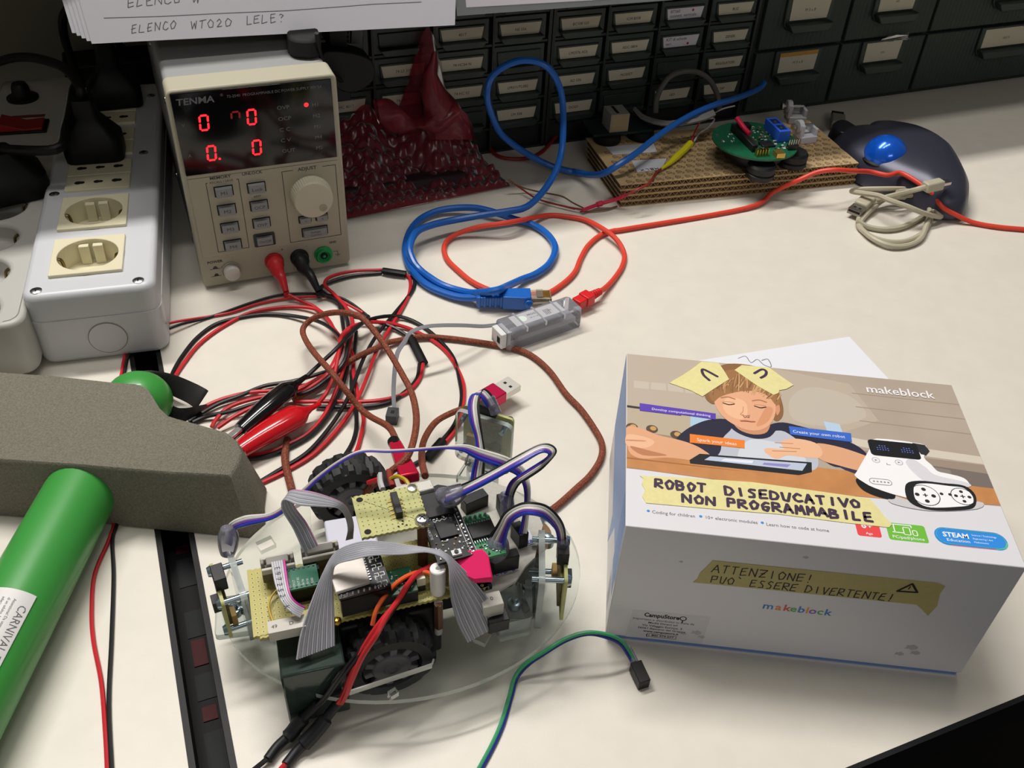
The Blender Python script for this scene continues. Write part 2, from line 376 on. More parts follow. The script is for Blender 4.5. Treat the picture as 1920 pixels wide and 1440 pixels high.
tB = {(0, 1): 'BC108 GIS', (1, 1): 'ICM 8038', (2, 1): '*BTS60|connett. verticale', (3, 1): 'BUZ', (0, 2): 'LM2576 ADJ', (1, 2): 'ADC 0804', (2, 2): '*KIT di schede|vari', (3, 2): 'ZENER', (0, 3): 'AD 536', (1, 3): 'MOSFET', (3, 3): 'REGOLATORI', (0, 4): 'DIODI', (2, 4): 'LED', (3, 4): 'IC DIP'}
small_cabinet(357, [384, 437, 491, 546], 'dark green small-parts cabinet in the middle, behind the cardboard', tB)
t = thing('drawer_cabinet', 'large-drawer dark green cabinet at the right end of the row', 'drawer cabinet', DK.p(820, 830, 0))
b = MB().mat(rib_m); b.box(CF, 580, 1120, 0, 240, -150, -6); b.build('case', t, smooth=0)
for (x0, x1) in ((582, 682), (686, 794), (798, 1010)):
    for (y0, y1) in ((6, 67), (70, 130), (133, 195)):
        b = MB().mat(ribbed('drawer_ribbed', '2f3a35', 60)); b.box(CF, x0, x1, y0, y1, -140, 0)
        lx = {582: 631, 686: 738, 798: 908}[x0]; hw = 24 if x0 < 790 else 34; ly = 46 if y0 == 6 else (98 if y0 == 70 else 160)
        b.mat(drw_m); b.prism(CF, [(lx-hw-4, ly+22), (lx-hw-3, ly-3), (lx-hw+2, ly-10), (lx+hw-2, ly-10), (lx+hw+3, ly-3), (lx+hw+4, ly+22)], 0, 3)
        b.prism(CF, [(lx-hw-2, ly-2), (lx-hw+3, ly-10), (lx+hw-3, ly-10), (lx+hw+2, ly-2)], 3, 12)
        d = b.build('drawer', t, bevel=.8, seg=1)
        b = MB().mat(lab_m); b.prism(CF, [(lx-hw+1, ly+20), (lx-hw+2, ly), (lx+hw-2, ly), (lx+hw-1, ly+20)], 3, 3.5)
        if x0 == 582 and y0 == 6: b.mat(M('orange_strip', 'b98a3c', .7)); b.flat(CF, [(lx-hw+1, ly+20), (lx-hw+1.2, ly+16), (lx+hw-1.2, ly+16), (lx+hw-1, ly+20)], 3.56)
        b.mat(ink); b.text(CF, lx, ly+8, 3.56, {582: 'M 3 x 8', 686: 'viti', 798: 'dadi 6'}[x0], 4, align='CENTER')
        b.build('card_label', d, smooth=0)

b = MB().mat(clear('clear_tape', 'dcdcdc', .25, 1.4, .22, '8a8a8c'))
for cx_, cy_, w_ in ((752, 70, 17), (938, 68, 12)):
    b = MB().mat(MC['clear_tape']); b.add([CF.p(cx_+w_*math.cos(a)*(1+.3*math.sin(3*a+cx_)), cy_+w_*.28*math.sin(a)*(1+.4*math.cos(2*a)), 5+1.5*math.sin(5*a)) for a in [2*math.pi*k/24 for k in range(24)]], [tuple(range(24))]); b.build('tape_scrap', t, smooth=0)

# ================================================================== BENCH POWER SUPPLY
PF = Fr((-230.2, 563, 0), yaw=.4185)
VF = Fr(PF.p(0, 0, 3), PF.ex, EZ, -PF.ey)           # front face: x right, y up, z out
psu = thing('bench_power_supply', 'beige bench power supply with black display showing red zeros', 'power supply', PF.p(55, 130, 0))
psu_b = M('beige_plastic', 'aaa591', .5, bump=.06, bscale=900); psu_g = M('grey_painted_steel', '929392', .45, bump=.05, bscale=1200)
b = MB().mat(psu_g); b.prism(Fr(VF.p(0, 0, -25), VF.ex, VF.ey, VF.ez), rrect(1, 109, 1, 147, 4), -235, 0); b.build('case', psu)
b = MB().mat(psu_b); b.prism(VF, rrect(0, 110, -1, 149, 4), -25, -1.5); b.build('front_frame', psu, bevel=1.2)
b = MB().mat(psu_b); b.prism(VF, rrect(3, 107, 24, 89.5, 1.5), -1.6, -.8); b.build('control_panel', psu, bevel=.3, seg=1)
dsp = MB().mat(M('display_glass', '050506', .08, spec=.6)); dsp.prism(VF, [(2.6, 89.8), (106, 89.4), (106, 146.2), (2.2, 147)], -1.6, -.2); dsp = dsp.build('display', psu, bevel=.3, seg=1)
led = M('red_led', 'ff1020', .4, emit='ff1a22', es=3.2); led_d = M('red_led_dim', '500808', .4, emit='a01418', es=.35)
def seg7(mb, x, y, h, dig='0', dot=False):
    wd = h*.52; s = h*.13; sh = .07
    segs = {'a': ((0, h), (wd, h)), 'f': ((0, h), (0, h/2)), 'b': ((wd, h), (wd, h/2)), 'e': ((0, h/2), (0, 0)), 'c': ((wd, h/2), (wd, 0)), 'd': ((0, 0), (wd, 0)), 'g': ((0, h/2), (wd, h/2))}
    for k in {'0': 'abcdef', 'n': 'abf'}[dig]:
        (ax, ay), (bx, by) = segs[k]; d = nrm(A3(bx-ax, by-ay)); e = s*.6
        p = A3(ax, ay)+d*e; q = A3(bx, by)-d*e; n_ = A3(-d[1], d[0])*s/2
        poly = [p-d*s*.35, p-n_, q-n_, q+d*s*.35, q+n_, p+n_]
        mb.flat(VF, [(x+a[0]+a[1]*sh, y+a[1]) for a in poly], 0)
    if dot: mb.flat(VF, circ(x+wd+2.4, y+.2, .8, 10), 0)
for x_, y_, dt in ((17.2, 121, 0), (48, 121.2, 0), (18.6, 99.3, 1), (48.6, 99.3, 0)): b = MB().mat(led); seg7(b, x_, y_, 10, dot=bool(dt)); b.build('lit_digit', dsp, smooth=0)
b = MB().mat(led); b.flat(VF, circ(87.8, 130.4, 1.5), 0); b.build('indicator_light', dsp, smooth=0)
b = MB().mat(led_d); seg7(b, 37.6, 121, 10, 'n'); b.build('dim_digit', dsp, smooth=0)
silk = M('display_print', '6e7074', .6)
b = MB().mat(silk); b.text(VF, 5, 139.3, -.1, 'TENMA', 6.2, 1.15, bold=.12, shear=.1); b.text(VF, 33, 142.5, -.1, '®', 2.5)
b.text(VF, 37, 141, -.1, '72-2540  PROGRAMMABLE DC POWER SUPPLY 30V 5A', 2.6, 1.0)
for k, s_ in enumerate(('OVP', 'OCP', 'C C', 'C V', 'OUT')): b.text(VF, 68, 129-7.8*k, -.1, s_, 3.8, 1.15)
for k in range(5): b.text(VF, 91.5, 128.4-7.8*k, -.1, 'M%d' % (k+1), 3.6, 1.1)
b.text(VF, 6, 124.6, -.1, 'V', 3.4); b.text(VF, 6.4, 103, -.1, 'A', 3.4); b.build('display_print', dsp, smooth=0)
pr = M('panel_print', '3a3a38', .7)
b = MB().mat(pr)
def frame_line(x0, x1, y0, y1, gap, wd=.45):
    b.stroke(VF, [(gap[0], y1), (x0, y1), (x0, y0), (x1, y0), (x1, y1), (gap[1], y1)], wd, -.7)
frame_line(14.5, 36.3, 27.5, 82.5, (15.5, 35)); frame_line(66.3, 104.3, 26, 83.5, (74, 95))
b.text(VF, 24.5, 84.6, -.7, 'MEMORY', 3, 1.15, 'CENTER', bold=.06); b.text(VF, 24.8, 81.6, -.7, 'RECALL / SAVE', 2.3, 1.05, 'CENTER')
b.text(VF, 46, 84.6, -.7, 'UNLOCK', 3, 1.1, 'CENTER', bold=.06); b.text(VF, 47.4, 66.6, -.7, 'BEEP', 2.2, 1.1, 'CENTER'); b.text(VF, 84.1, 82.4, -.7, 'ADJUST', 3.5, 1.1, 'CENTER', bold=.06)
b.stroke(VF, [(3, 87), (106, 87)], .25, -.7)
b.text(VF, 5.5, 18.6, -1.35, 'POWER', 2.8, 1.1, bold=.08)
for y in (13.4, 7.2): b.flat(VF, [(8.3, y), (9.6, y+2.4), (11.2, y+2.4), (12.5, y)], -1.4); b.flat(VF, [(6.5, y), (13.8, y), (13.8, y+.4), (6.5, y+.4)], -1.4)
b.text(VF, 14.6, 13, -1.35, 'I', 2.6); b.text(VF, 14.6, 6.8, -1.35, 'O', 2.6)
b.text(VF, 58.5, 19.5, -1.35, '+', 4); b.text(VF, 77, 19.5, -1.35, '-', 4); b.text(VF, 95, 19.5, -1.35, 'GND', 2.4, bold=.08)
for k in range(3): b.stroke(VF, [(98.7+k*.9, 9-k*.9), (102.7-k*.9, 9-k*.9)], .35, -1.35)
b.stroke(VF, [(97.5, 12), (100.7, 12), (100.7, 9)], .35, -1.35)
b.build('panel_print', psu, smooth=0)
btn_m = M('button_grey', '8b8d8e', .45)
def button(x, y, w_, h_, txt, ts, mm=btn_m, parent=psu, sx=1.):
    b = MB().mat(blackm); b.prism(VF, [(x-w_/2-.7, y-h_/2-.5), (x+w_/2+.7, y-h_/2-.5), (x+w_/2+.7, y+h_/2+.7), (x-w_/2-.7, y+h_/2+.7)], -.85, -.6)
    b.mat(mm); b.prism(VF, [(x-w_/2, y-h_/2), (x+w_/2, y-h_/2), (x+w_/2, y+h_/2), (x-w_/2, y+h_/2)], -.8, 2.6, inset=.06)
    b.mat(pr)
    for k, l in enumerate(txt.split('|')): b.text(VF, x, y-ts*.35-(k*2-(len(txt.split('|'))-1))*ts*.5, 2.66, l, ts, sx, 'CENTER')
    b.build('button', parent, smooth=0)
for k in range(4): button(25.3, 74.9-14.3*k, 11.5, 6.8, 'M%d' % (k+1), 3.6, sx=1.15)
for k, s_ in enumerate(('Lock', 'OCP', 'OVP')): button(47.6, 74.3-14.1*k, 11.5, 6.8, s_, 3.4, sx=1.1)
b = MB().mat(M('dark_bezel', '26282a', .4)); b.prism(VF, rrect(40.3, 55.6, 27, 37.4, 1), -.85, .2); b.build('button_bezel', psu, smooth=0)
button(48, 32.2, 11.5, 6.4, 'On/Off', 2.9); button(78.7, 43.6, 8, 4.6, '<', 3); button(91, 43.6, 8, 4.6, '>', 3); button(85, 32.5, 18, 6.4, 'Voltage|Current', 2.4)
kb = M('knob_cream', 'c4bfa9', .5)
b = MB().mat(kb); R = []
for r_, z_ in ((14.6, -.8), (14.6, 1), (14, 8), (13.2, 9.2), (11, 9.4), (0.1, 9.0)):
    R.append([VF.p(84.8+(r_*(1+.018*(i % 2) if r_ > 13 else r_/max(r_, .001)) if r_ > 13 else r_)*math.cos(math.pi*i/48), 63+(r_*(1+.018*(i % 2)) if r_ > 13 else r_)*math.sin(math.pi*i/48), z_) for i in range(96)])
b.rings(R); kn = b.build('knob', psu, smooth=25)
b = MB().mat(M('knob_dimple', '9f9b88', .5)); b.lathe(VF, [(2.9, 9.3), (2.9, 9.6), (2.4, 9.7), (2.0, 9.5), (.1, 9.4)], 20, 91, 56.5); b.build('dimple', kn)
b = MB().mat(psu_b); b.lathe(VF, [(7.2, -1.5), (7.2, -.8), (6.6, -.5), (6.2, -1.3)], 28, 21.3, 10.2); b.mat(M('power_button_white', 'c9c5bd', .4)); b.lathe(VF, [(5.8, -1.5), (5.8, 4), (5.2, 5), (3, 5.8), (.1, 6)], 28, 21.3, 10.2); b.build('power_button', psu)
def jack(x, y, m_, name='binding_post', op=False):
    b = MB().mat(m_); b.lathe(VF, [(7, -1.5), (7, -.2), (6.2, .2), (5.4, 2.2), (4.6, 2.2), (3.6, .6), (3.4, .6)] if op else [(7, -1.5), (7, -.2), (6.4, .4), (6, 4), (5.2, 5)], 28, x, y)
    if op: b.mat(blackm); b.lathe(VF, [(2.9, .6), (2.9, 1), (2, 1.1), (.1, 1.1)], 16, x, y); b.mat(m_); b.lathe(VF, [(1.2, 1), (1.2, 2.2), (.1, 2.4)], 12, x, y)
    tag(b.build(name, psu), label={'jack_red': 'red binding post', 'jack_black': 'black binding post', 'jack_green': 'green ground socket'}[m_.name])
jack(52.7, 12.3, M('jack_red', 'b51a20', .4)); jack(71.6, 12, M('jack_black', '0f0f10', .4)); jack(89.8, 11, M('jack_green', '1e9a50', .4), 'ground_socket', True)
for x, y in ((12, 14), (98, 14), (12, 240), (98, 240)):
    b = MB().mat(blackm); b.cyl(PF.p(x, y, 0), PF.p(x, y, 3), 6); b.build('foot', psu)
b = MB().mat(steel)
for y_, z_ in ((40, 20), (40, 130), (150, 20), (150, 130)): b.lathe(Fr(PF.p(1, y_, z_), PF.ey, EZ, -PF.ex), [(3, 0), (3, .8), (2, 1.5), (.1, 1.7)], 12)
b.build('side_screw', psu)

# black gadget with grille beside the supply
t = thing('desk_gadget', 'black gadget with wire grille hooked over the right top edge of the supply', 'gadget', DK.p(140, 712, 90))
b = MB().mat(blackp)
q = [PB(x, y, 700) for x, y in ((600, 95), (640, 90), (690, 105), (697, 140), (670, 163), (640, 165), (612, 140))]
fg = Fr(DK.p(0, 0, 0), E1, EZ, -E2); b.prism(fg, blob([(p @ E1, p[2]) for p in q]), -712, -692); b.box(DK, 112, 160, 704, 724, 151.6, 156); b.box(DK, 146, 160, 704, 712, 90, 156); b.build('body', t, bevel=1)
b = MB().mat(blackp); q = [(p @ E1, p[2]) for p in (PB(615, 40, 715), PB(686, 40, 715), PB(680, 84, 715), PB(612, 82, 715))]; b.prism(fg, q, -735, -716); h = b.build('head', t, bevel=1)
b = MB().mat(M('grille_grey', '4a4c50', .4))
for k in range(7):
    f = k/6; b.tube([(1-f)*PB(622, 50, 713)+f*PB(655, 50, 713), (1-f)*PB(620, 80, 713)+f*PB(655, 80, 713)], .35, 5, 0)
for k in range(5):
    f = k/4; b.tube([(1-f)*PB(622, 50, 713)+f*PB(620, 80, 713), (1-f)*PB(655, 50, 713)+f*PB(655, 80, 713)], .35, 5, 0)
b.mat(M('grille_side', '3c3c3e', .4)); b.prism(fg, [(p @ E1, p[2]) for p in (PB(660, 45, 715), PB(682, 45, 715), PB(678, 82, 715), PB(658, 80, 715))], -716, -714); b.build('grille', h, smooth=0)
b = MB().mat(blackp); b.tube([PB(594, 62, 640), PB(600, 100, 645), PB(614, 130, 655), PB(640, 152, 690)], 1.6); b.build('hanging_lead', t)
t = thing('headset_pad', 'black rounded pad lying on top of the power supply', 'pad', PF.p(90, 40, 151))
b = MB().mat(blackm); pts = [P(x, y, 155) for x, y in ((535, 70), (540, 92), (562, 100), (598, 97), (602, 70), (598, 40), (530, 40))]
b.prism(W0, blob([(p[0], p[1]) for p in pts]), 151.2, 163, inset=.12); b.build('cushion', t, bevel=2)

# ================================================================== POWER STRIPS AND PLUGS
def cable_pts(l):
    """(x, y, z) picture point at height z -> world"""
    return [P(x, y, z) for x, y, z in l]
ps_m = M('strip_grey', 'c6c8cb', .35, bump=.03, bscale=800); cream = M('socket_cream', 'd9d2b4', .4); contact = M('contact_metal', '7d6c4a', .35, 1.)
SF = DK.sub(-52, 548, 0, -.12)                             # power strip frame, y runs to the wall
ps = thing('power_strip', 'light grey junction-box power strip with cream sockets beside the power supply', 'power strip', SF.p(0, 160, 0))
SH = 54
cut = MB()
for y in (42, 100): cut.lathe(SF, [(19.5, SH-17), (19.5, SH+6)], 32, -2.5, y)
body = MB().mat(ps_m); body.prism(SF, rrect(-40, 40, 0, 330, 9, 5), 0, SH, inset=0)
body.build('case', ps, bevel=4, seg=3, cut=cut)
b = MB().mat(ps_m); b.prism(SF, rrect(-40.6, 40.6, -.6, 330.6, 9.4, 5), 33, 34.2); b.build('lid_seam', ps)
def ring_plate(mb, fr, cx, cy, hw, r, z0, z1, n=32):
    sq = []; ci = []
    for i in range(n):
        a = 2*math.pi*i/n+math.pi/4; c, s_ = math.cos(a), math.sin(a); k = hw/max(abs(c), abs(s_))
        sq.append((cx+k*c, cy+k*s_)); ci.append((cx+r*c, cy+r*s_))
    R = [[fr.p(x, y, z0) for x, y in sq], [fr.p(x, y, z1) for x, y in sq], [fr.p(x, y, z1) for x, y in ci], [fr.p(x, y, z0-14) for x, y in ci]]
    mb.rings(R, cap0=False, cap1=True)
def schuko(fr, cx, cy, top, parent, m_=cream, hw=22.5):
    b = MB().mat(m_); ring_plate(b, fr, cx, cy, hw, 19.2, top, top+2.2)
    for k in (-4.5, 4.5): b.box(fr, cx+k-3.2, cx+k+3.2, cy+13.5, cy+18.6, top-14, top-.5, 0, .6)
    o = b.build('socket', parent, bevel=.3, seg=1, smooth=30)
    b = MB().mat(contact)
    for sgn in (-1, 1): b.tube([fr.p(cx+sgn*19, cy, top+.3), fr.p(cx+sgn*17, cy, top-1), fr.p(cx+sgn*16.4, cy, top-7), fr.p(cx+sgn*18.6, cy, top-12)], 1.1, 6)
    b.mat(blackm)
    for k in (-9.5, 9.5): b.lathe(fr, [(2.4, top-13.9), (.1, top-13.8)], 12, cx+k, cy)
    b.build('earth_clips', o)
for y in (42, 100): schuko(SF, -2.5, y, SH, ps)
def ital(fr, cx, cy, top, parent):
    b = MB().mat(cream); b.prism(fr, rrect(cx-22.5, cx+22.5, cy-11, cy+11, 1), top-.3, top+2)
    o = b.build('socket', parent, bevel=.3, seg=1)
    b = MB().mat(blackm)
    for k, r_ in ((-13, 2.6), (0, 2.3), (13, 2.6)):
        b.lathe(fr, [(r_, top+2.02), (.1, top+2.1)], 14, cx+k-.8, cy); b.lathe(fr, [(r_*.8, top+2.02), (.1, top+2.12)], 14, cx+k+1.8, cy)
    b.build('pin_holes', o, smooth=0)
for y in (144, 167, 200, 223, 256, 279): ital(SF, -2.5, y, SH, ps)
b = MB()
for x, y in ((-31, 7), (30, 7), (-32, 133), (28, 190), (31, 300), (-31, 300)):
    b = MB().mat(steel); b.lathe(SF, [(3.6, SH-.1), (3.6, SH+.4), (2.6, SH+.9), (.1, SH+1)], 14, x, y); b.mat(blackm)
    b.box(SF, x-2.2, x+2.2, y-.4, y+.4, SH+.9, SH+1.1); b.box(SF, x-.4, x+.4, y-2.2, y+2.2, SH+.9, SH+1.1); b.build('screw', ps)
kf = Fr(SF.p(0, 0, 0), SF.ex, EZ, -SF.ey)
b = MB().mat(M('knockout_groove', '8a8a80', .6)); R = [[kf.p(4+r_*math.cos(2*math.pi*i/36), 17+r_*math.sin(2*math.pi*i/36), .35) for i in range(36)] for r_ in (11.6, 12.2)]
b.rings(R, False, False); b.mat(ps_m); b.lathe(kf, [(11.6, 0), (11.6, .5), (.1, .5)], 36, 4, 17); b.build('knockout', ps)
kf2 = Fr(SF.p(40, 0, 0), SF.ey, EZ, SF.ex)
b = MB().mat(M('knockout_groove')); R = [[kf2.p(14+r_*math.cos(2*math.pi*i/36), 25+r_*math.sin(2*math.pi*i/36), .35) for i in range(36)] for r_ in (9.6, 10.2)]; b.rings(R, False, False); b.build('knockout', ps)
# second strip
S2 = DK.sub(-114, 540, 0, -.128)
ps2 = thing('power_strip', 'older grey power strip at the left picture edge with a red rocker switch', 'power strip', S2.p(-20, 190, 0))
g2 = M('old_strip_grey', 'b3b1ab', .45); cut = MB(); cs = [(-13, y) for y in (20, 64, 108, 152, 196)]
for x, y in cs: cut.lathe(S2, [(18.5, 32), (19.5, 55)], 28, x, y)
b = MB().mat(g2); b.prism(S2, rrect(-45, 22, 0, 390, 10), 6, 46); b.build('case', ps2, bevel=4, seg=3, cut=cut)
b = MB().mat(g2); b.prism(S2, rrect(-38, 17, 8, 385, 6), 0, 6); b.build('base', ps2)
b = MB().mat(M('old_strip_groove', '77756f', .6)); b.stroke(S2, rrect(-41, 18.5, 4, 384, 8, 3)+[(-41+8, 4)], .6, 46.15); b.build('seam', ps2, smooth=0)
for x, y in cs:
    b = MB().mat(contact)
    for sg in (-1, 1): b.tube([S2.p(x+sg*19, y, 46.5), S2.p(x+sg*16.5, y, 44), S2.p(x+sg*16, y, 38), S2.p(x+sg*17.5, y, 33)], 1.1, 6)
    b.build('earth_clips', ps2)
b = MB().mat(blackp); b.box(S2, -31, 7, 272, 296, 45, 48); sw = b.build('switch', ps2, bevel=.8)
b = MB().mat(M('switch_red', '8e1418', .35)); b.prism(Fr(S2.p(0, 274, 0), S2.ex, EZ, -S2.ey), [(-28, 47), (4, 47), (4, 50), (-10, 49), (-28, 55)], -20, 0); b.build('rocker', sw, bevel=.4)
b = MB().mat(M('switch_red_print', '6b2a24', .6)); b.box(S2, -24, 2, 304, 309, 46, 46.3); b.build('red_mark', ps2, smooth=0)
b = MB().mat(blackp); b.lathe(S2, [(13, 46), (13, 48), (8, 50), (7, 57), (5.5, 60), (.1, 60.5)], 24, -20, 345); b.build('fuse_cap', ps2)

def plug(name, label, bx, by, ang, lead, tilt=0, hgt=46, fr0=SF, z0=56.4, wd=21, dp=16, cr=3.6):
    t = thing(name, label, 'plug', fr0.p(bx, by, z0))
    g = fr0.sub(bx, by, z0, ang)
    secs = [(wd, dp, 0, 0), (wd*1.02, dp*1.05, 6, 0), (wd, dp, 16, 0), (wd*.72, dp*.7, 24, 1), (wd*.42, dp*.55, 32, 3), (wd*.36, dp*.48, hgt, 6)]
    b = MB().mat(blackp); R = []
    for w_, d_, z_, sh in secs: R.append([g.p(x, y+tilt*z_, z_) for x, y in rrect(-w_, w_, -d_, d_, min(w_, d_)*.45, 3)])
    b.rings(R); b.build('plug_body', t)
    top = g.p(0, tilt*hgt, hgt)
    b = MB().mat(blackp)
    b.tube([g.p(0, tilt*hgt*.8, hgt*.8), top]+lead, cr, 10); b.build('lead', t)
    return t
plug('mains_plug', 'black mains plug nearest in the power strip, lead curving left in an arc', -6, 188, 0, [PB(150, 165, 735), PB(130, 135, 760), PB(100, 118, 790), PB(50, 107, 820), PB(0, 115, 840), PB(-80, 150, 860)])
plug('mains_plug', 'black mains plug farther back in the power strip, its lead looping under the papers', 4, 286, .1, [PB(176, 60, 810), PB(160, 15, 825), PB(135, 10, 835), PB(118, 35, 845), PB(122, 75, 855), PB(140, 130, 870), PB(150, 190, 900)], hgt=56)
plug('mains_plug', 'large black plug on the older strip at the left edge', -8, 172, .35, [PB(105, 280, 690), PB(125, 240, 720), PB(134, 200, 745), PB(140, 165, 770), PB(150, 150, 830)], hgt=34, fr0=S2, z0=46.5, wd=27, dp=22)
t = thing('mains_lead', 'black lead running along the wall behind the power supply', 'cable', DK.p(0, 1030, 0))
b = MB().mat(blackp); b.tube([PB(x, y, 1000) for x, y in ((205, 60), (235, 95), (262, 112), (290, 122), (330, 150))]+[DK.p(70, 1010, 4)], 3.4); b.build('lead', t)
b = MB().mat(M('strip_black', '0f0e0d', .6)); b.box(DK, -58, 200, 990, 1034, 0, 30); tag(b.build('wall_foot_strip', bevel=2), 'black strip along the foot of the wall behind the power strip', 'cable duct')  # plain black strip at the foot of the wall

# ================================================================== PINK BUBBLE WRAP
def pink_mat():
    m = clear('pink_film', 'd8808a', .22, 1.4, .42, '96343f'); return m
b = MB().mat(pink_mat())
na, nb = 110, 80
random.seed(3)
H2 = [[0]*nb for _ in range(na)]
for i in range(na):
    for j in range(nb):
        a = 133+162*i/(na-1); bb = 0; fj = j/(nb-1); fi = i/(na-1)
        front = 676+14*fi; bb = front+(752-front)*fj; a = 133+(a-133)*(1-.12*fj)
        bx, by = (a/9.), ((bb)/8.) ; bx += .5*(int(by) % 2)
        u_, v_ = bx-math.floor(bx)-.5, by-math.floor(by)-.5; bub = max(0, .22-(u_*u_+v_*v_))*14
        z = 5+bub+26*fj**1.5+7*math.sin(a*.06+bb*.05)*fj+3*math.sin(a*.21+bb*.13)*min(1, fj*4)*math.sin(bb*.19)
        z += 85*fj**3*math.exp(-((a-238)/20)**2)+38*fj**2*math.exp(-((a-180)/26)**2)
        if fi < .03 or fi > .975: z *= .35
        if fj < .02: z = 1
        H2[i][j] = DK.p(a, bb, max(.6, z))
vs = [H2[i][j] for i in range(na) for j in range(nb)]
fs = [(i*nb+j, (i+1)*nb+j, (i+1)*nb+j+1, i*nb+j+1) for i in range(na-1) for j in range(nb-1)]
b.add(vs, fs)
t = thing('bubble_wrap_bag', 'crumpled pink bubble wrap bag in front of the small drawers', 'bubble wrap', DK.p(215, 715, 0))
b.build('bubble_film', t, smooth=180)
b = MB().mat(M('wrapped_parts', '2a1216', .5)); b.box(DK, 140, 262, 698, 742, .5, 14, 4, 4); b.build('dark_content', t, bevel=3)
b = MB().mat(pink_mat())                             # open mouth of the bag: a rolled flap and a standing peak
R = []
for k in range(26):
    f = k/25; x, y = 706+150*f, 205+26*math.sin(f*math.pi*.9)
    c = PB(x, y, 722); R.append([c+A3(0, 0, (9+5*math.sin(f*9))*math.sin(a_))+E2*(9*math.cos(a_)+2*math.sin(f*17+a_*3)) for a_ in [2*math.pi*q/14 for q in range(14)]])
b.rings(R, False, False)
pk = [(815, 96, 6), (812, 118, 16), (806, 140, 26), (812, 165, 44), (822, 190, 62), (835, 215, 76), (845, 240, 84), (850, 262, 88)]
R = []
for x, y, w_ in pk:
    pts = []
    for q in range(22):
        a_ = 2*math.pi*q/22; rr = 1+.12*math.sin(5*a_+y*.07)+.07*math.sin(9*a_+y*.2)+.05*math.sin(17*a_+y*.9)
        c = PB(x+w_*.5*math.cos(a_)*rr, y, 726+10*math.sin(a_)*(w_/80+.2)); pts.append(c)
    R.append(pts)
b.rings(R, True, False); b.build('bag_flap', t, smooth=60)

# ================================================================== CABLES ON THE DESK
def S7(x, y, z): return (700+x/3.6, 380+y/3.6, z)
def S3(x, y): return (600+x/3.428, y/3.428)
def S4(x, y): return (1050+x/3.6, y/3.6)
def S5(x, y): return (1400+x/3, y/3)
blue = M('blue_jacket', '1760b8', .32, spec=.6)
t = thing('network_cable', 'blue network cable coiled on the desk and looping up before the drawers', 'cable', P(870, 450, 0))
lo = [S7(735, 640, 9), S7(600, 640, 5), S7(480, 610, 4), S7(360, 555, 4), S7(270, 470, 4), S7(225, 380, 4), S7(218, 290, 4), S7(250, 190, 4), S7(320, 110, 4), S7(420, 60, 5), S7(540, 38, 6), S7(680, 35, 8), S7(800, 60, 8), S7(950, 110, 5), S7(1080, 150, 4), S7(1180, 220, 4), S7(1228, 310, 4), S7(1190, 410, 4), S7(1100, 480, 4), S7(1000, 520, 5), S7(900, 565, 12), S7(840, 590, 18), S7(740, 605, 14), S7(660, 610, 8), S7(560, 590, 5), S7(470, 560, 5), S7(400, 520, 5), S7(320, 460, 5), S7(268, 395, 8), S7(245, 300, 12), S7(290, 200, 14), S7(400, 150, 14), S7(560, 115, 13), S7(750, 82, 14), S7(900, 60, 14), S7(1020, 35, 14)]
pts = cable_pts(lo)
for x, y, z in ((1400, 1270, 16), (1490, 1150, 22), (1540, 1030, 32), (1560, 900, 46), (1562, 700, 66), (1540, 560, 82), (1480, 450, 96), (1400, 400, 102), (1290, 390, 104), (1180, 430, 100), (1100, 500, 90), (1075, 600, 78), (1090, 700, 64), (1150, 840, 44), (1230, 920, 32), (1350, 1000, 18)):
    pts.append(P(*S3(x, y), z))
pts += [P(*S3(1480, 1065), 9), P(*S3(1600, 1100), 6), P(*S4(100, 1160), 6), P(*S4(200, 1180), 12), P(*S4(290, 1172), 24), P(*S4(400, 1110), 34), P(*S4(520, 1030), 38), P(*S4(620, 950), 40), P(*S4(760, 850), 44), P(*S4(900, 770), 48), P(*S4(1040, 710), 50), P(*S4(1200, 660), 48), P(*S4(1340, 600), 40), PB(*S4(1378, 560), 745)]
b = MB().mat(blue); b.tube(pts, 2.9, 10, 6); b.build('jacket', t)
A = P(903, 560, 8); B_ = P(968, 560, 8); d = nrm(B_-A); rj = Fr(A, d, np.cross(EZ, d), EZ)
b = MB().mat(blue)
for k in range(5): b.box(rj, 1+k*4-4, 3.2+k*4-4, -5.5, 5.5, -4.5, 4.5)
b.box(rj, -4, 16, -4.5, 4.5, -3.8, 3.8); b.prism(rj, [(15, -6), (30, -7), (36, -6.5), (36, 6), (15, 6)], -5.5, 5.5); b.lathe(Fr(rj.o, rj.ex, rj.ez, -rj.ey), [(3.5, 5), (3.5, 8), (.1, 9)], 14, 34, 0); b.build('boot', t, bevel=.6)
b = MB().mat(clear('plug_clear', 'f0ece4', .08, 1.5, .18, 'e8ddc8')); b.box(rj, 36, 51, -5.8, 5.8, -4, 4); b.prism(Fr(rj.o, rj.ex, rj.ez, -rj.ey), [(36, 1), (50, 2), (50, -2), (36, -3)], 5.8, 8.5); b.box(rj, 40, 45, -5, 5, 4, 5.2)
o = b.build('plug', t, bevel=.3, seg=1)
b = MB().mat(gold)
for k in range(8): b.box(rj, 44, 50, -4.2+k*1.15, -3.7+k*1.15, 4, 4.35)
b.build('contacts', o, smooth=0)
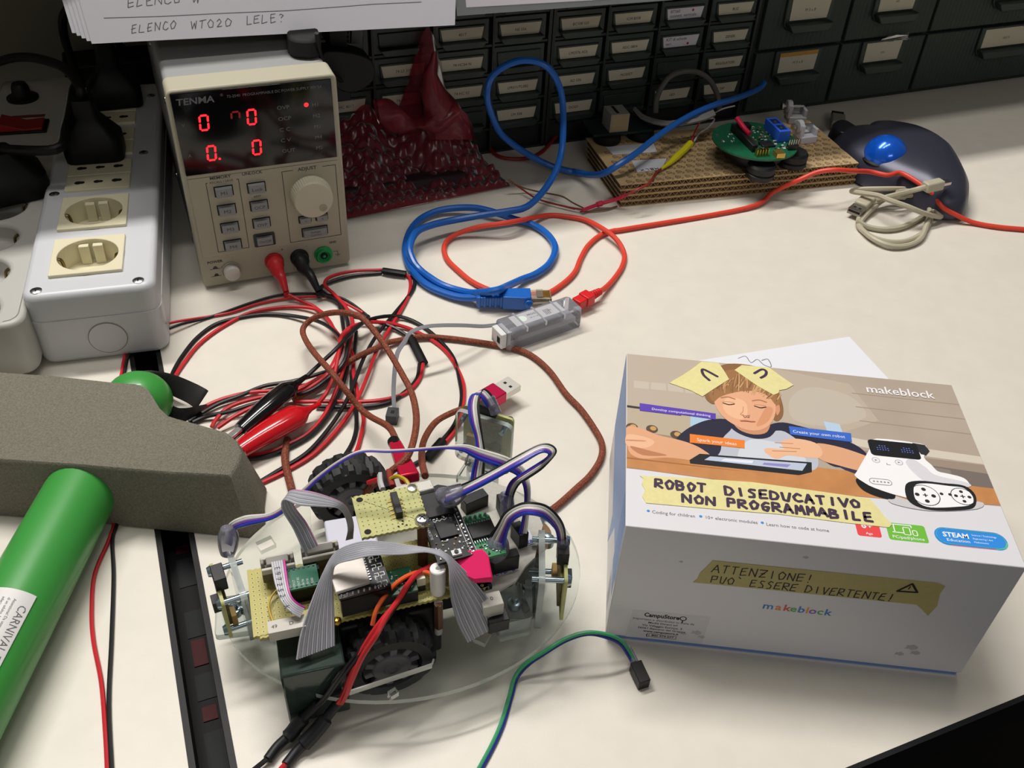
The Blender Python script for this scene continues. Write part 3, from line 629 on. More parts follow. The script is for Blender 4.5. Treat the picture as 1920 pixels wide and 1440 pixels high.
# orange-red usb cable
ored = M('orange_red_jacket', 'd8422f', .45)
t = thing('usb_cable', 'orange-red cable from the clear dongle, looping and running right over the trackball', 'cable', P(1100, 430, 0))
lo = [S7(1520, 600, 8), S7(1560, 580, 5), S7(1620, 520, 3), S7(1680, 430, 2.4), S7(1694, 350, 2.4), S7(1650, 260, 6), S7(1570, 190, 7), S7(1440, 120, 3), S7(1300, 92, 2.4), S7(1180, 85, 2.4), S7(1050, 108, 8), S7(960, 125, 12), S7(860, 142, 13), S7(720, 162, 10), S7(580, 205, 5), S7(505, 250, 3), S7(477, 310, 2.4), S7(500, 385, 2.4), S7(580, 465, 2.4), S7(660, 530, 2.4), S7(760, 580, 3), S7(850, 605, 3), S7(960, 618, 2.4), S7(1070, 618, 2.4), S7(1180, 610, 2.4), S7(1290, 540, 2.4), S7(1362, 465, 2.4), S7(1400, 375, 2.4), S7(1450, 290, 2.4), S7(1530, 222, 2.4), S7(1620, 190, 2.4), S7(1740, 172, 2.4)]
for x, y, z in ((0, 1170, 2.4), (150, 1080, 8), (300, 1010, 24), (400, 968, 31), (500, 955, 35), (600, 962, 32), (690, 965, 27), (790, 985, 27), (860, 972, 28), (930, 1005, 27), (1010, 1060, 24), (1060, 1105, 19), (1100, 1165, 14), (1180, 1210, 8), (1270, 1250, 3), (1400, 1275, 2.4), (1560, 1290, 2.4), (1700, 1300, 2.4)): lo.append((*S5(x, y), z))
b = MB().mat(ored); b.tube(cable_pts(lo), 2.1, 10, 6); b.build('jacket', t)
A = P(1122, 548, 8); B_ = P(1066, 577, 9); d = nrm(B_-A); uf = Fr(A, d, np.cross(EZ, d), EZ)
b = MB().mat(M('red_plug', 'd21f22', .4))
for k in range(5): b.cyl(uf.p(-2+k*2.2, 0, 0), uf.p(-.6+k*2.2, 0, 0), 2.9+.2*k)
b.cyl(uf.p(-2, 0, 0), uf.p(10, 0, 0), 2.4); b.box(uf, 9, 17, -5, 5, -4, 4); b.box(uf, 17, 25, -4.2, 4.2, -3.3, 3.3); b.build('plug', t, bevel=.8)
# clear dongle
A = P(1078, 583, 9); B_ = P(940, 630, 9); d = nrm(B_-A); df = Fr(A, d, np.cross(EZ, d), EZ); L = np.linalg.norm(B_-A)
t = thing('programmer_dongle', 'clear plastic programmer dongle between the red plug and the grey ribbon wire', 'dongle', df.p(L/2, 0, -9))
b = MB().mat(clear('dongle_clear', 'e9e9ee', .06, 1.45, .28, 'c8c8d0')); b.prism(df, rrect(0, L, -9.5, 9.5, 3), -8.5, 8); b.build('shell', t, bevel=1.2)
b = MB().mat(M('dongle_steel', 'b9bbc2', .35, .6)); b.box(df, 3, L-10, -5.5, 5.5, -4.6, -1); 
for x in (L*.25, L*.5, L*.75): b.box(df, x, x+1.4, -9.8, 9.8, 5, 8.3)
b.build('inner_board', t)
b = MB().mat(M('dongle_label', 'b4b3b8', .5)); b.flat(df, [(L*.2, -7), (L*.85, -7), (L*.85, 5), (L*.2, 5)], 8.06)
b.mat(M('sticker_pale', 'cfdcd2', .5)); b.flat(df, circ(L*.72, -1, 3.2), 8.1); b.mat(ink)
lf = Fr(df.p(L, 0, 0), -df.ex, -df.ey, EZ)
b.text(lf, L*.36, 2, 8.1, 'PROG', 2.6); b.text(lf, L*.36, -1.4, 8.1, '10 11 12', 2); b.text(lf, L*.62, 0, 8.1, 'V2', 2.4)
for k in range(4): b.stroke(lf, [(L*.57+k*1.2, 3), (L*.57+k*1.2, -3)], .35, 8.1)
b.build('label', t, smooth=0)
b = MB().mat(M('dongle_end_white', 'd8d8d8', .4)); b.box(df, L-4, L+4, -6.5, 6.5, -6, 6); o = b.build('end_socket', t, bevel=.5); b = MB().mat(blackm); b.box(df, L-2, L+4.2, 1, 4.5, -2.5, 2.5); b.build('slot', o, smooth=0)
t = thing('ribbon_wire', 'thin grey ribbon wire from the clear dongle to a small dark connector', 'wire', P(760, 640, 0))
def ribbon(mb, c1, c2, zs, mats, r=None, sub=6, n=6, W=True):
    m = len(mats); p1 = [P(x, y, z) for (x, y), z in zip(c1, zs)]; p2 = [P(x, y, z) for (x, y), z in zip(c2, zs)]
    p1 = catmull(p1, sub); p2 = catmull(p2, sub)
    for i, mm in enumerate(mats):
        f = (i+.5)/m; pts = [a*(1-f)+q*f for a, q in zip(p1, p2)]
        rr = [np.linalg.norm(q-a)/m*.53 for a, q in zip(p1, p2)]; rm = max(rr) if r is None else r
        mb.mat(mm); mb.tube(pts, (lambda t_, rr=rr: max(.25, min(rm, rr[min(len(rr)-1, int(t_*(len(rr)-1)+.5))]))) if r is None else r, n, 0)
    return mb
grey_r = M('ribbon_grey', '8f9096', .4)
c = [(850, 820), (740, 832), (600, 826), (450, 826), (340, 838), (245, 876), (195, 945), (150, 1015), (132, 1120), (122, 1280), (128, 1400)]
f1 = [(700+x/3.6, 380+(y-9)/3.6) for x, y in c]; f2 = [(700+(x+(10 if i > 4 else 0))/3.6, 380+(y+13)/3.6) for i, (x, y) in enumerate(c)]
f2 = [(a[0]+(5 if i > 5 else 0), a[1]-(3 if i > 5 else 0)) for i, a in enumerate(f2)]
b = ribbon(MB(), f1, f2, [10, 16, 24, 30, 32, 30, 26, 22, 16, 8, 4], [grey_r]*4); b.build('ribbon', t)
A = P(738, 770, 4); B_ = P(732, 792, 4); d = nrm(B_-A); cf = Fr(A, d, np.cross(EZ, d), EZ); b = MB().mat(M('connector_grey', '35363a', .5)); b.box(cf, 0, 9, -3.5, 3.5, -3.8, 3); b.mat(blackm); b.box(cf, 3, 6, -1, 1.5, 2.8, 3.1); b.build('connector', t, bevel=.3, seg=1)

# ================================================================== RED AND BLACK TEST LEADS
def S8(x, y): return (220+x/2.8235, 480+y/2.8235)
def bz(x, y, lift, base=1.4):                         # cables climb over each other where the bundle crosses
    d2 = ((x-645)/75)**2+((y-650)/110)**2; d3 = ((x-490)/90)**2+((y-780)/50)**2
    return base+lift*math.exp(-d2)+lift*.45*math.exp(-d3)
def lead(mb, pts, lift, r=1.35, z0=None):
    out = []
    for i, q in enumerate(pts):
        x, y = S8(q[0], q[1]); z = q[2] if len(q) > 2 else bz(x, y, lift)
        out.append(P(x, y, z))
    mb.tube(out, r, 8, 6); return mb
def banana(t, m_, x0, y0, x1, y1, zc, xe, ye, ze):
    A = VF.p(x0, y0, 1); E = P(xe, ye, ze); mid = VF.p(x0, y0-1, 14)
    b = MB().mat(m_); pts = catmull([A, VF.p(x0, y0, 6), mid, (mid+E)/2+A3(0, 0, 4), E], 5)
    prof = lambda f: 5.2 if f < .15 else (6.2 if f < .3 else (5.4-3.2*((f-.3)/.7)**1.1))
    b.tube(pts, prof, 14, 0); b.tube([pts[-1], P(xe+2, ye+10, 2)], 2.2, 8, 0)
    return b.build('banana_plug', t)
def croc(t, m_, xa, ya, xb, yb, za, zb, rmax, tip):
    A = P(xa, ya, za); B_ = P(xb, yb, zb)
    b = MB().mat(m_); n = 16
    prof = lambda f: rmax*(.75+.3*math.sin(f*2.6)) if f < .72 else max(1.8, rmax*(1.0-.95*(f-.72)/.16)) if f < .86 else 2.3-.6*(f-.86)/.14
    b.tube([A*(1-k/n)+B_*k/n+A3(0, 0, 1.5*math.sin(math.pi*k/n)) for k in range(n+1)], prof, 16, 0, sq=.72)
    o = b.build('clip_sleeve', t)
    d = nrm(A-B_); b = MB().mat(steel); q = Fr(A, d, np.cross(EZ, d), EZ); b.box(q, -6, tip, -2.6, 2.6, .6, 2, 0, .6); b.box(q, -6, tip, -2.6, 2.6, -2, -.6, 0, 0); b.build('clip_jaw', t, bevel=.3, seg=1)
t = thing('test_lead', 'red test lead from the red binding post to the red crocodile clip', 'test lead', P(600, 650, 0))
b = MB().mat(red_ins)
lead(b, [(905, 205, 6), (960, 232, 3), (1040, 268, 2), (1095, 315, 3), (1150, 390), (1190, 440), (1245, 520), (1250, 620), (1265, 690), (1285, 790), (1305, 860), (1290, 950), (1255, 1050), (1150, 1160)], 3)
lead(b, [(500, 905), (520, 870), (570, 815), (640, 780), (740, 752), (830, 735), (950, 710), (1040, 665), (1140, 600), (1180, 500), (1185, 430), (1230, 380), (1300, 355), (1360, 350), (1450, 358), (1560, 390), (1680, 455), (1760, 530), (1820, 640), (1836, 720), (1822, 840), (1790, 920), (1735, 990)], 11)
lead(b, [(350, 858), (500, 780), (600, 745), (720, 720), (860, 712), (960, 700), (1060, 650), (1130, 590), (1180, 470), (1150, 400), (1120, 340), (1060, 285), (940, 268), (800, 280), (680, 310), (540, 385), (430, 470), (350, 570), (300, 650), (270, 740)], 7)
lead(b, [(530, 910), (620, 850), (720, 800), (840, 765), (900, 750), (980, 720), (1100, 640), (1160, 560)], 14)
lead(b, [(1060, 785, 8), (1110, 720, 12), (1150, 620), (1170, 520), (1185, 440), (1230, 385)], 17)
b.build('cable', t); banana(t, red_ins, 52.7, 12.3, 0, 0, 0, 536, 546, 7)
croc(t, M('red_clip', 'c0121c', .16, coat=.5), 450, 843, 600, 757, 10, 9, 8.4, 12)
t = thing('test_lead', 'black test lead from the black binding post to the black crocodile clip', 'test lead', P(620, 640, 0))
b = MB().mat(blk_ins)
lead(b, [(1060, 205, 6), (1110, 215, 3), (1170, 245), (1215, 330), (1225, 430), (1220, 560), (1190, 690), (1120, 835), (1030, 940), (900, 1018), (780, 1062), (660, 1078)], 5)
lead(b, [(400, 880), (470, 850), (600, 822), (700, 790), (850, 750), (1000, 722), (1100, 660), (1200, 560), (1230, 420), (1300, 352), (1400, 322), (1500, 322), (1600, 362), (1700, 440), (1780, 540), (1812, 660), (1822, 760), (1790, 880), (1725, 970), (1640, 1060), (1560, 1110)], 13)
lead(b, [(380, 875), (520, 790), (650, 740), (780, 688), (920, 665), (1040, 632), (1130, 600), (1170, 540), (1190, 460), (1150, 400), (1060, 345), (920, 316), (780, 308), (640, 328), (520, 362), (420, 435), (340, 535), (290, 625), (262, 720)], 9)
lead(b, [(1000, 640, 12), (1085, 560, 16), (1160, 490), (1240, 405), (1310, 345), (1330, 320)], 19)
lead(b, [(1265, 400), (1250, 560), (1240, 690), (1262, 800), (1262, 930), (1215, 1040), (1110, 1165)], 1)
b.build('cable', t); banana(t, blk_ins, 71.6, 12, 0, 0, 0, 597, 546, 7)
croc(t, M('black_clip', '0c0c0e', .14, coat=.5), 452, 805, 575, 705, 12, 13, 6.8, 14)
t = thing('power_lead_pair', 'red and black lead pair with black heat-shrink sleeves, looping up right of the banana plugs', 'cable pair', P(760, 640, 0))
b = MB().mat(red_ins)
lead(b, [(660, 1055), (780, 1045), (880, 1008), (1000, 945), (1090, 850), (1150, 730), (1200, 590), (1235, 450), (1245, 345), (1210, 270), (1150, 205), (1098, 152), (1130, 110), (1250, 80), (1410, 73)], 9)
lead(b, [(1520, 92), (1550, 125), (1545, 200), (1500, 290), (1440, 390), (1375, 500), (1330, 620), (1270, 760), (1180, 900), (1050, 1040), (900, 1135), (740, 1212)], 6)
lead(b, [(1618, 570, 3), (1605, 640), (1560, 700), (1480, 745), (1330, 770), (1100, 770), (940, 772)], 5); b.build('red_wire', t)
b = MB().mat(blk_ins)
lead(b, [(1200, 400), (1170, 250), (1100, 200), (1076, 168), (1130, 138), (1250, 104), (1400, 90)], 2)
lead(b, [(1530, 100), (1568, 115), (1570, 165), (1528, 230), (1450, 325), (1370, 425), (1305, 540), (1250, 680), (1195, 800), (1110, 925), (1000, 1045), (850, 1138), (728, 1212)], 8)
lead(b, [(1600, 572, 3), (1585, 650), (1520, 722), (1420, 780), (1250, 800), (1050, 796)], 3)
lead(b, [(1240, 320), (1350, 342), (1460, 378), (1560, 440)], 8); b.build('black_wire', t)
for A_, B_ in (((1405, 78), (1528, 96)), ((1552, 428), (1622, 568)), ((1722, 978), (1640, 1070))):
    b = MB().mat(blackp); x0, y0 = S8(*A_); x1, y1 = S8(*B_); b.tube([P(x0, y0, 3), P((x0+x1)/2, (y0+y1)/2, 3.4), P(x1, y1, 3)], 3.2, 10, 3, sq=.7); b.build('heat_shrink_sleeve', t)
t = thing('wire_pair', 'thin red and black wires arching left over the desk gap and out below the hammer', 'wire', P(300, 600, 0))
b = MB().mat(red_ins); lead(b, [(1300, 300), (1230, 262), (1150, 225), (1060, 214), (900, 225), (750, 252), (600, 300), (450, 326), (300, 350, 4), (180, 382, 5), (90, 440, 3), (42, 520, 1.3), (20, 630, 1.3)], 4, 1.0)
b.tube(cable_pts([(227, 703, 1.2), (222, 800, 1.2), (216, 960, 1.2), (205, 1010, 1.2), (178, 1075, 1.2), (172, 1140, 1.2), (175, 1200, 1.2), (190, 1280, 1.2), (198, 1380, 1.2), (202, 1460, 1.2)]), 1.1); b.build('red_wire', t)
b = MB().mat(blk_ins); lead(b, [(1330, 320), (1230, 245), (1140, 210), (1000, 198), (850, 208), (700, 250), (560, 300), (450, 335), (340, 360, 4), (230, 402, 5), (110, 455, 3), (62, 520, 1.2), (35, 630, 1.2)], 2, 1.0)
b.tube(cable_pts([(231, 703, 1.2), (226, 800, 1.2), (222, 960, 1.2), (211, 1010, 1.2), (213, 1080, 1.2), (209, 1200, 1.2), (204, 1320, 1.2), (210, 1460, 1.2)]), 1.1); b.build('black_wire', t)

# brown braided cables
br = braid('brown_braid', '5e2818', '8e4a30')
t = thing('braided_usb_cable', 'brown braided cable with red metal plugs, one in the robot, one pointing right', 'cable', P(740, 760, 0))
b = MB().mat(br)
def S8z(l): return [P(*S8(x, y), z) for x, y, z in l]
b.tube(S8z([(1480, 1000, 34), (1465, 950, 32), (1430, 900, 26), (1340, 850, 16), (1280, 800, 14), (1200, 700, 22), (1120, 600, 26), (1040, 510, 22), (990, 430, 16), (985, 380, 16), (1030, 335, 20), (1110, 305, 28), (1200, 300, 36), (1290, 325, 40), (1370, 410, 38), (1440, 510, 36), (1510, 630, 36), (1560, 730, 38), (1583, 850, 42), (1570, 970, 46), (1530, 1070, 48), (1450, 1140, 44), (1380, 1190, 36), (1300, 1260, 24)]), 2.0, 10)
b.tube(S8z([(1630, 1165, 44), (1612, 1080, 34), (1622, 980, 22), (1680, 885, 14), (1760, 835, 12), (1850, 802, 12)]), 2.0, 10); b.build('jacket', t)
A = P(740, 832, 36); B_ = P(768, 896, 48); d = nrm(B_-A); y_ = nrm(np.cross(EZ, d)); f_ = Fr(A, d, y_, np.cross(d, y_))
b = MB().mat(blackp); b.cyl(f_.p(-3, 0, 0), f_.p(4, 0, 0), 3.6, 3.4); b.build('strain_relief', t)
b = MB().mat(M('red_anodised', 'c0143a', .35, .3)); b.prism(f_, [(2, -3.4), (np.linalg.norm(B_-A)+1, -5.2), (np.linalg.norm(B_-A)+1, 5.2), (2, 3.4)], -3, 3); b.build('plug_shell', t, bevel=1)
A = P(886, 765, 12); B_ = P(956, 724, 12); d = nrm(B_-A); y_ = nrm(np.cross(EZ, d)); f_ = Fr(A, d, y_, EZ); L = np.linalg.norm(B_-A)
b = MB().mat(blackp); b.cyl(f_.p(-4, 0, 0), f_.p(4, 0, 0), 3.2); b.build('strain_relief', t)
b = MB().mat(M('pink_anodised', 'c8184e', .3, .5)); b.box(f_, 3, L-9, -6.5, 6.5, -4, 4); b.build('plug_shell', t, bevel=.6)
b = MB().mat(M('usb_steel', 'e0ddd5', .35, .6)); b.box(f_, L-9, L+4, -6, 6, -2.3, 2.3); b.mat(blackm); b.box(f_, L-3, L-1, -3.5, -1.5, 2.3, 2.35); b.box(f_, L-3, L-1, 1.5, 3.5, 2.3, 2.35); b.build('usb_contact', t, bevel=.2, seg=1)
t = thing('braided_cable', 'brown braided cable crossing the desk centre and curving down behind the robot', 'cable', P(1080, 760, 0))
b = MB().mat(br); b.tube([P(x, y, z) for x, y, z in [(*S8(900, 970), 2.4), (*S8(888, 1080), 2.4), (*S8(925, 1245), 2.4)]], 2.3, 10)
b.tube([P(*S8(930, 760), 3), P(*S8(1060, 690), 3)]+[P(*S8(x, y), z) for x, y, z in ((1160, 610, 4), (1260, 540, 10), (1400, 475, 6))]+cable_pts([S7(100, 945, 4), S7(200, 925, 3), S7(330, 905, 3), S7(500, 915, 2.4), S7(700, 940, 2.4), S7(850, 965, 2.4), S7(1000, 1000, 2.4), S7(1100, 1055, 2.4), S7(1200, 1150, 2.4), S7(1300, 1290, 2.4), S7(1400, 1395, 2.4), (1112, 800, 2.4), (1128, 830, 2.4), (1127, 858, 2.4), (1108, 890, 2.4), (1082, 915, 2.4), (1045, 948, 2.4), (1010, 972, 2.4)]), 2.05, 10); b.build('jacket', t)

# ================================================================== CARDBOARD STACK WITH BOARD
CB = DK.sub(373, 628, 0, -.115)                      # front-left corner
Wc, Dc, HC = 232, 92, 22
kraft = M('kraft_board', 'b59a70', .8, vary=.05, vscale=90); kraft_d = M('kraft_flutes', 'a8916c', .85)
t = thing('cardboard_stack', 'corrugated cardboard slab printed with small shields, carrying a green board', 'cardboard', CB.p(Wc/2, Dc/2, 0))
for k in range(4):
    z0 = k*HC/4; b = MB().mat(kraft); sh = k*.8
    b.box(CB, -sh, Wc-sh, 0, Dc, z0, z0+.8); b.box(CB, -sh, Wc-sh, 0, Dc, z0+HC/4-.9, z0+HC/4-.1)
    b.mat(kraft_d); n = 76; zs = [z0+.8 if i % 2 else z0+HC/4-.9 for i in range(n+1)]
    for off in (0,):
        vs = []
        for i in range(n+1):
            x = -sh+Wc*i/n
            vs += [CB.p(x, .3, zs[i]-.25), CB.p(x, .3, zs[i]+.35), CB.p(x, Dc-.3, zs[i]+.35), CB.p(x, Dc-.3, zs[i]-.25)]
        b.add(vs, [(4*i+q, 4*i+(q+1) % 4, 4*i+4+(q+1) % 4, 4*i+4+q) for i in range(n) for q in range(4)])
    b.mat(M('kraft_dark', '4e3f2c', .9)); b.box(CB, -sh+.5, Wc-sh-.5, 4, Dc-4, z0+.7, z0+HC/4-.8)
    b.build('corrugated_sheet', t, smooth=0)
b = MB().mat(M('kraft_print', '4a3a2a', .8))
for i in range(25):
    for j in range(10):
        x = 4+i*9.2+(4.6 if j % 2 else 0); y = 4+j*9.2
        if x > Wc-10 or y > Dc-7: continue
        g = CB.sub(x, y, HC-.08, -.55)
        b.stroke(g, [(0, 3.6), (4.2, 3.6), (4.3, 1.5), (2.1, -1), (-.1, 1.5), (0, 3.6)], .65, .02); b.stroke(g, [(1, 2.6), (2.1, .8), (3.2, 2.6)], .5, .05)
        for q in range(3): b.stroke(g, [(5.4, 3.2-q*1.4), (7.2, 3-q*1.4)], .6, .02)
b.build('shield_print', t, smooth=0)
b = MB().mat(M('note_white', 'c9cad0', .7))
q = [P(x, y, HC+.2) for x, y in ((1184, 301), (1250, 297), (1240, 318), (1195, 323))]; b.add(q, [(0, 1, 2, 3)])
q = [P(x, y, HC+.2) for x, y in ((1135, 275), (1225, 268), (1232, 285), (1150, 290))]; b.add(q, [(0, 1, 2, 3)])
b.mat(ink); nf = Fr(P(1236, 313, HC+.4), P(1190, 318, 0)-P(1236, 313, 0), None or (0, -1, 0), EZ); nf = Fr(nf.o, nf.ex, np.cross(EZ, nf.ex), EZ); hand(b, nf, 2, .6, 0, 'MBLX', 3.2, 4.6, .5); hand(b, nf, 4, 5, 0, "4'-'", 3.2, 4.6, .5)
b.build('paper_notes', t, smooth=0)
pcb = M('pcb_green', '14563a', .35, vary=.15, vscale=350); tin = M('solder', 'b9bcc0', .3, .9); chipm = M('chip_black', '151517', .45)
bc = P(1418, 252, 48); BF = Fr((bc[0], bc[1], HC), yaw=TH-.12)
t = thing('round_circuit_board', 'round green robot board with blue terminal on black wheels on the cardboard', 'circuit board', BF.p(0, 0, 0))
b = MB().mat(pcb); R_ = 38; b.prism(BF, [(R_*math.cos(a), R_*math.sin(a)) for a in [2*math.pi*i/48 for i in range(48)]], 19, 20.6); brd = b.build('board', t)
b = MB().mat(blackp)
b.lathe(BF, [(22, 4), (27, 8), (30, 14), (31, 18.5)], 40); b.build('base', t)
for x, y in ((-6, -30), (34, -14)):
    b = MB().mat(M('wheel_black', '111213', .5)); b.lathe(BF, [(11, .2), (12.5, 2), (12.5, 5), (11.5, 6), (12.5, 7), (12.5, 12), (11, 14)], 28, x, y); b.build('wheel', t)
random.seed(11)
def scatter(mb, fr, x0, x1, y0, y1, z, n, mats, smin=.5, smax=1.6, avoid=()):
    for _ in range(n):
        x, y = random.uniform(x0, x1), random.uniform(y0, y1)
        if any(a <= x <= c and bb <= y <= d_ for a, bb, c, d_ in avoid): continue
        w_, h_ = random.uniform(smin, smax), random.uniform(smin*.6, smax*.6)
        if random.random() < .5: w_, h_ = h_, w_
        mb.mat(random.choice(mats)); mb.box(fr, x-w_/2, x+w_/2, y-h_/2, y+h_/2, z, z+random.uniform(.3, .8))
silk_w = M('silk_white', 'd8dcdc', .6)
b = MB(); scatter(b, BF, -6, 26, -20, 26, 20.6, 120, [silk_w, tin, chipm, M('cap_tan', '9a8458', .5)], .8, 2.6)
scatter(b, BF, -34, -12, -4, 26, 20.6, 14, [silk_w, tin], .6, 3); b.build('components', brd, smooth=0)
b = MB().mat(chipm); b.box(BF, 0, 12, -16, -6, 20.6, 22.2); b.box(BF, -14, -9, -22, 22, 20.6, 27); b.box(BF, -9, 2, 14, 22, 20.6, 28); b.box(BF, 20, 30, -24, -20, 20.6, 25); b.build('chips', brd, bevel=.2, seg=1)
b = MB().mat(M('terminal_blue', '2a62d8', .4)); b.box(BF, 18, 29, -8, 20, 20.6, 31); tb = b.build('terminal_block', brd, bevel=.4)
b = MB().mat(M('terminal_dark', '10245c', .4)); b.box(BF, 20, 27, -5, 4, 31, 31.1); b.box(BF, 20, 27, 8, 17, 31, 31.1); b.mat(steel); b.lathe(BF, [(2.2, 31.1), (.1, 31.6)], 10, 23, 0); b.lathe(BF, [(2.2, 31.1), (.1, 31.6)], 10, 23, 12); b.build('screw_wells', tb, smooth=0)
b = MB().mat(gold)
for k in range(5): b.box(BF, -14+k*2.6, -13.3+k*2.6, -31, -27, 20.6, 27)
b.mat(M('usb_gold', 'c9a85a', .3, .9)); b.box(BF, 2, 10, -37, -29, 20.6, 25); b.build('gold_pins', brd, smooth=0)
b = MB().mat(steel)
for k in range(5): b.box(BF, 20+k*2.2, 20.7+k*2.2, -23, -22, 25, 30)
b.build('steel_pins', brd, smooth=0)
b = MB().mat(M('pink_sleeve', 'd81c48', .4)); b.tube([BF.p(-12, 18, 34), BF.p(-11, 12, 32), BF.p(-9, 4, 29), BF.p(-8, -2, 28)], 2.2, 10); b.build('red_sleeve', t)
# wires from the board
t = thing('sensor_wire', 'thin twisted wire with yellow and red sleeves lying over the cardboard edge', 'wire', P(1150, 380, 0))
b = MB().mat(M('wire_silver', '9b9894', .4)); b.tube([P(*S4(x, y), z) for x, y, z in ((1180, 715, 48), (1100, 735, 46), (1020, 775, 40), (950, 815, 36))], .7, 6); b.mat(M('wire_white', 'bdbbbb', .5))
b.tube([P(*S4(x, y), z) for x, y, z in ((930, 815, 34), (1040, 800, 34), (1000, 860, 32), (940, 900, 28), (905, 955, 26))], .8, 6); b.mat(red_ins); b.tube([P(*S4(x, y), z) for x, y, z in ((950, 815, 34), (915, 880, 30), (885, 960, 26))], .7, 6); b.build('silver_wire', t)
b = MB().mat(M('yellow_sleeve', 'd8cf1c', .45)); b.tube([P(*S4(x, y), z) for x, y, z in ((880, 968, 27), (840, 1010, 26), (790, 1055, 25.5), (740, 1100, 25), (685, 1140, 25))], lambda f: 3.2 if f < .55 else 3.2-2.2*(f-.55)/.45, 10); b.build('yellow_sleeve', t)
b = MB().mat(M('wire_maroon', '8c3028', .45)); b.tube([P(*S4(x, y), z) for x, y, z in ((690, 1135, 24.5), (650, 1165, 24), (625, 1205, 24), (590, 1245, 24), (520, 1280, 24), (440, 1320, 16))], 1.1, 8)
b.tube([P(*S4(x, y), z) for x, y, z in ((160, 1415, 4), (60, 1400, 3), (0, 1385, 3))]+[P(860+x/5.05, 180+y/5.05, z) for x, y, z in ((1100, 1070, 3), (900, 1020, 3), (790, 990, 3), (700, 950, 4), (590, 875, 6), (530, 835, 10), (470, 790, 14))], .8, 6)
b.mat(M('wire_brown', '6a5434', .5)); b.tube([P(860+x/5.05, 180+y/5.05, z) for x, y, z in ((1180, 1060, 4), (1080, 1010, 5), (1000, 960, 8), (930, 938, 6), (800, 915, 5), (700, 893, 4), (600, 865, 6), (500, 820, 12), (468, 790, 14))], .7, 6)
b.tube([P(860+x/5.05, 180+y/5.05, z) for x, y, z in ((1150, 1095, 1.5), (1280, 1090, 1.5), (1400, 1075, 1.5), (1500, 1045, 1.5))], .7, 6); b.build('thin_wires', t)
b = MB().mat(M('pink_sleeve2', 'c42848', .5)); b.tube([P(*S4(x, y), z) for x, y, z in ((450, 1315, 15), (380, 1345, 9), (310, 1365, 6), (270, 1375, 5), (230, 1390, 4), (150, 1420, 4))], lambda f: 2.6 if .5 < f < .72 else 1.7, 8); b.build('red_sleeve', t)
# camera module and blocks at the back of the cardboard
t = thing('small_circuit_module', 'small dark module with a pale square block on the cardboard back corner', 'module', P(1160, 250, HC))
mf = Fr(P(1160, 240, 30)*A3(1, 1, 0)+A3(0, 0, HC), yaw=TH-.1)
b = MB().mat(M('pcb_dark', '0d2420', .5)); b.box(mf, -30, 28, -14, 18, 8, 10); b.mat(blackp); b.lathe(mf, [(12, .3), (13, 3), (12, 8)], 24, -14, -8); b.lathe(mf, [(12, .3), (13, 3), (12, 8)], 24, 20, -6); b.build('board', t)
b = MB().mat(M('block_pale', '8f8d84', .5)); b.box(mf, -14, 4, -12, 8, 10, 27); b.mat(M('block_tan', 'a08c6a', .6)); b.box(mf, -13, 3, -12.3, -12, 11, 26); b.mat(blackm); b.box(mf, -8, -5, -9, 6, 27, 27.2); b.build('connector_block', t, bevel=.3, seg=1)
b = ribbon(MB(), [(1190, 201), (1215, 220), (1260, 228), (1310, 214), (1335, 205)], [(1188, 206), (1208, 226), (1258, 236), (1315, 226), (1340, 216)], [38, 36, 40, 44, 46], [M('ffc_grey', '7b7a78', .5)]*3, n=4); b.build('flat_cable', t)
t = thing('grey_cable', 'dark grey cable standing in an arch behind the cardboard slab', 'cable', P(1290, 190, 0))
b = MB().mat(M('dark_grey_jacket', '55524d', .5)); b.tube([PB(*S4(x, y), bv) for x, y, bv in ((645, 760, 715), (650, 680, 718), (680, 600, 722), (740, 520, 725), (820, 485, 727), (920, 485, 728), (1000, 530, 726), (1045, 600, 722), (1070, 670, 718), (1075, 740, 712))], 2.6, 10); b.build('jacket', t)
for i, (x, y, z) in enumerate(((1492, 212, 36), (1510, 248, 34))):
    t = thing('plastic_clamp', ['grey-white plastic clamp with a screw, farther back on the cardboard', 'bright white plastic clamp with a screw, nearer on the cardboard'][i], 'clamp', P(x, y, HC))
    cf = Fr(P(x, y, HC+8)*A3(1, 1, 0)+A3(0, 0, HC), yaw=TH+.25*i-.3)
    b = MB().mat(M(['clamp_grey', 'clamp_white'][i], ['a9a9ac', 'dcdce4'][i], .4)); b.box(cf, -8, 9, -8, 8, 0, 7); b.box(cf, -10, -6, -7, 7, 5, 18); b.box(cf, 6, 9, -7, 7, 5, 14)
    b.lathe(Fr(cf.p(-11, 0, 15), cf.ey, EZ, cf.ex), [(6, 0), (6, 5), (.1, 5)], 20); b.build('clamp_body', t, bevel=.8)
    b = MB().mat(steel); b.cyl(cf.p(-14, 0, 15), cf.p(6, 0, 15), 1.6); b.cyl(cf.p(-16, 0, 15), cf.p(-14, 0, 15), 3); b.build('screw', t)

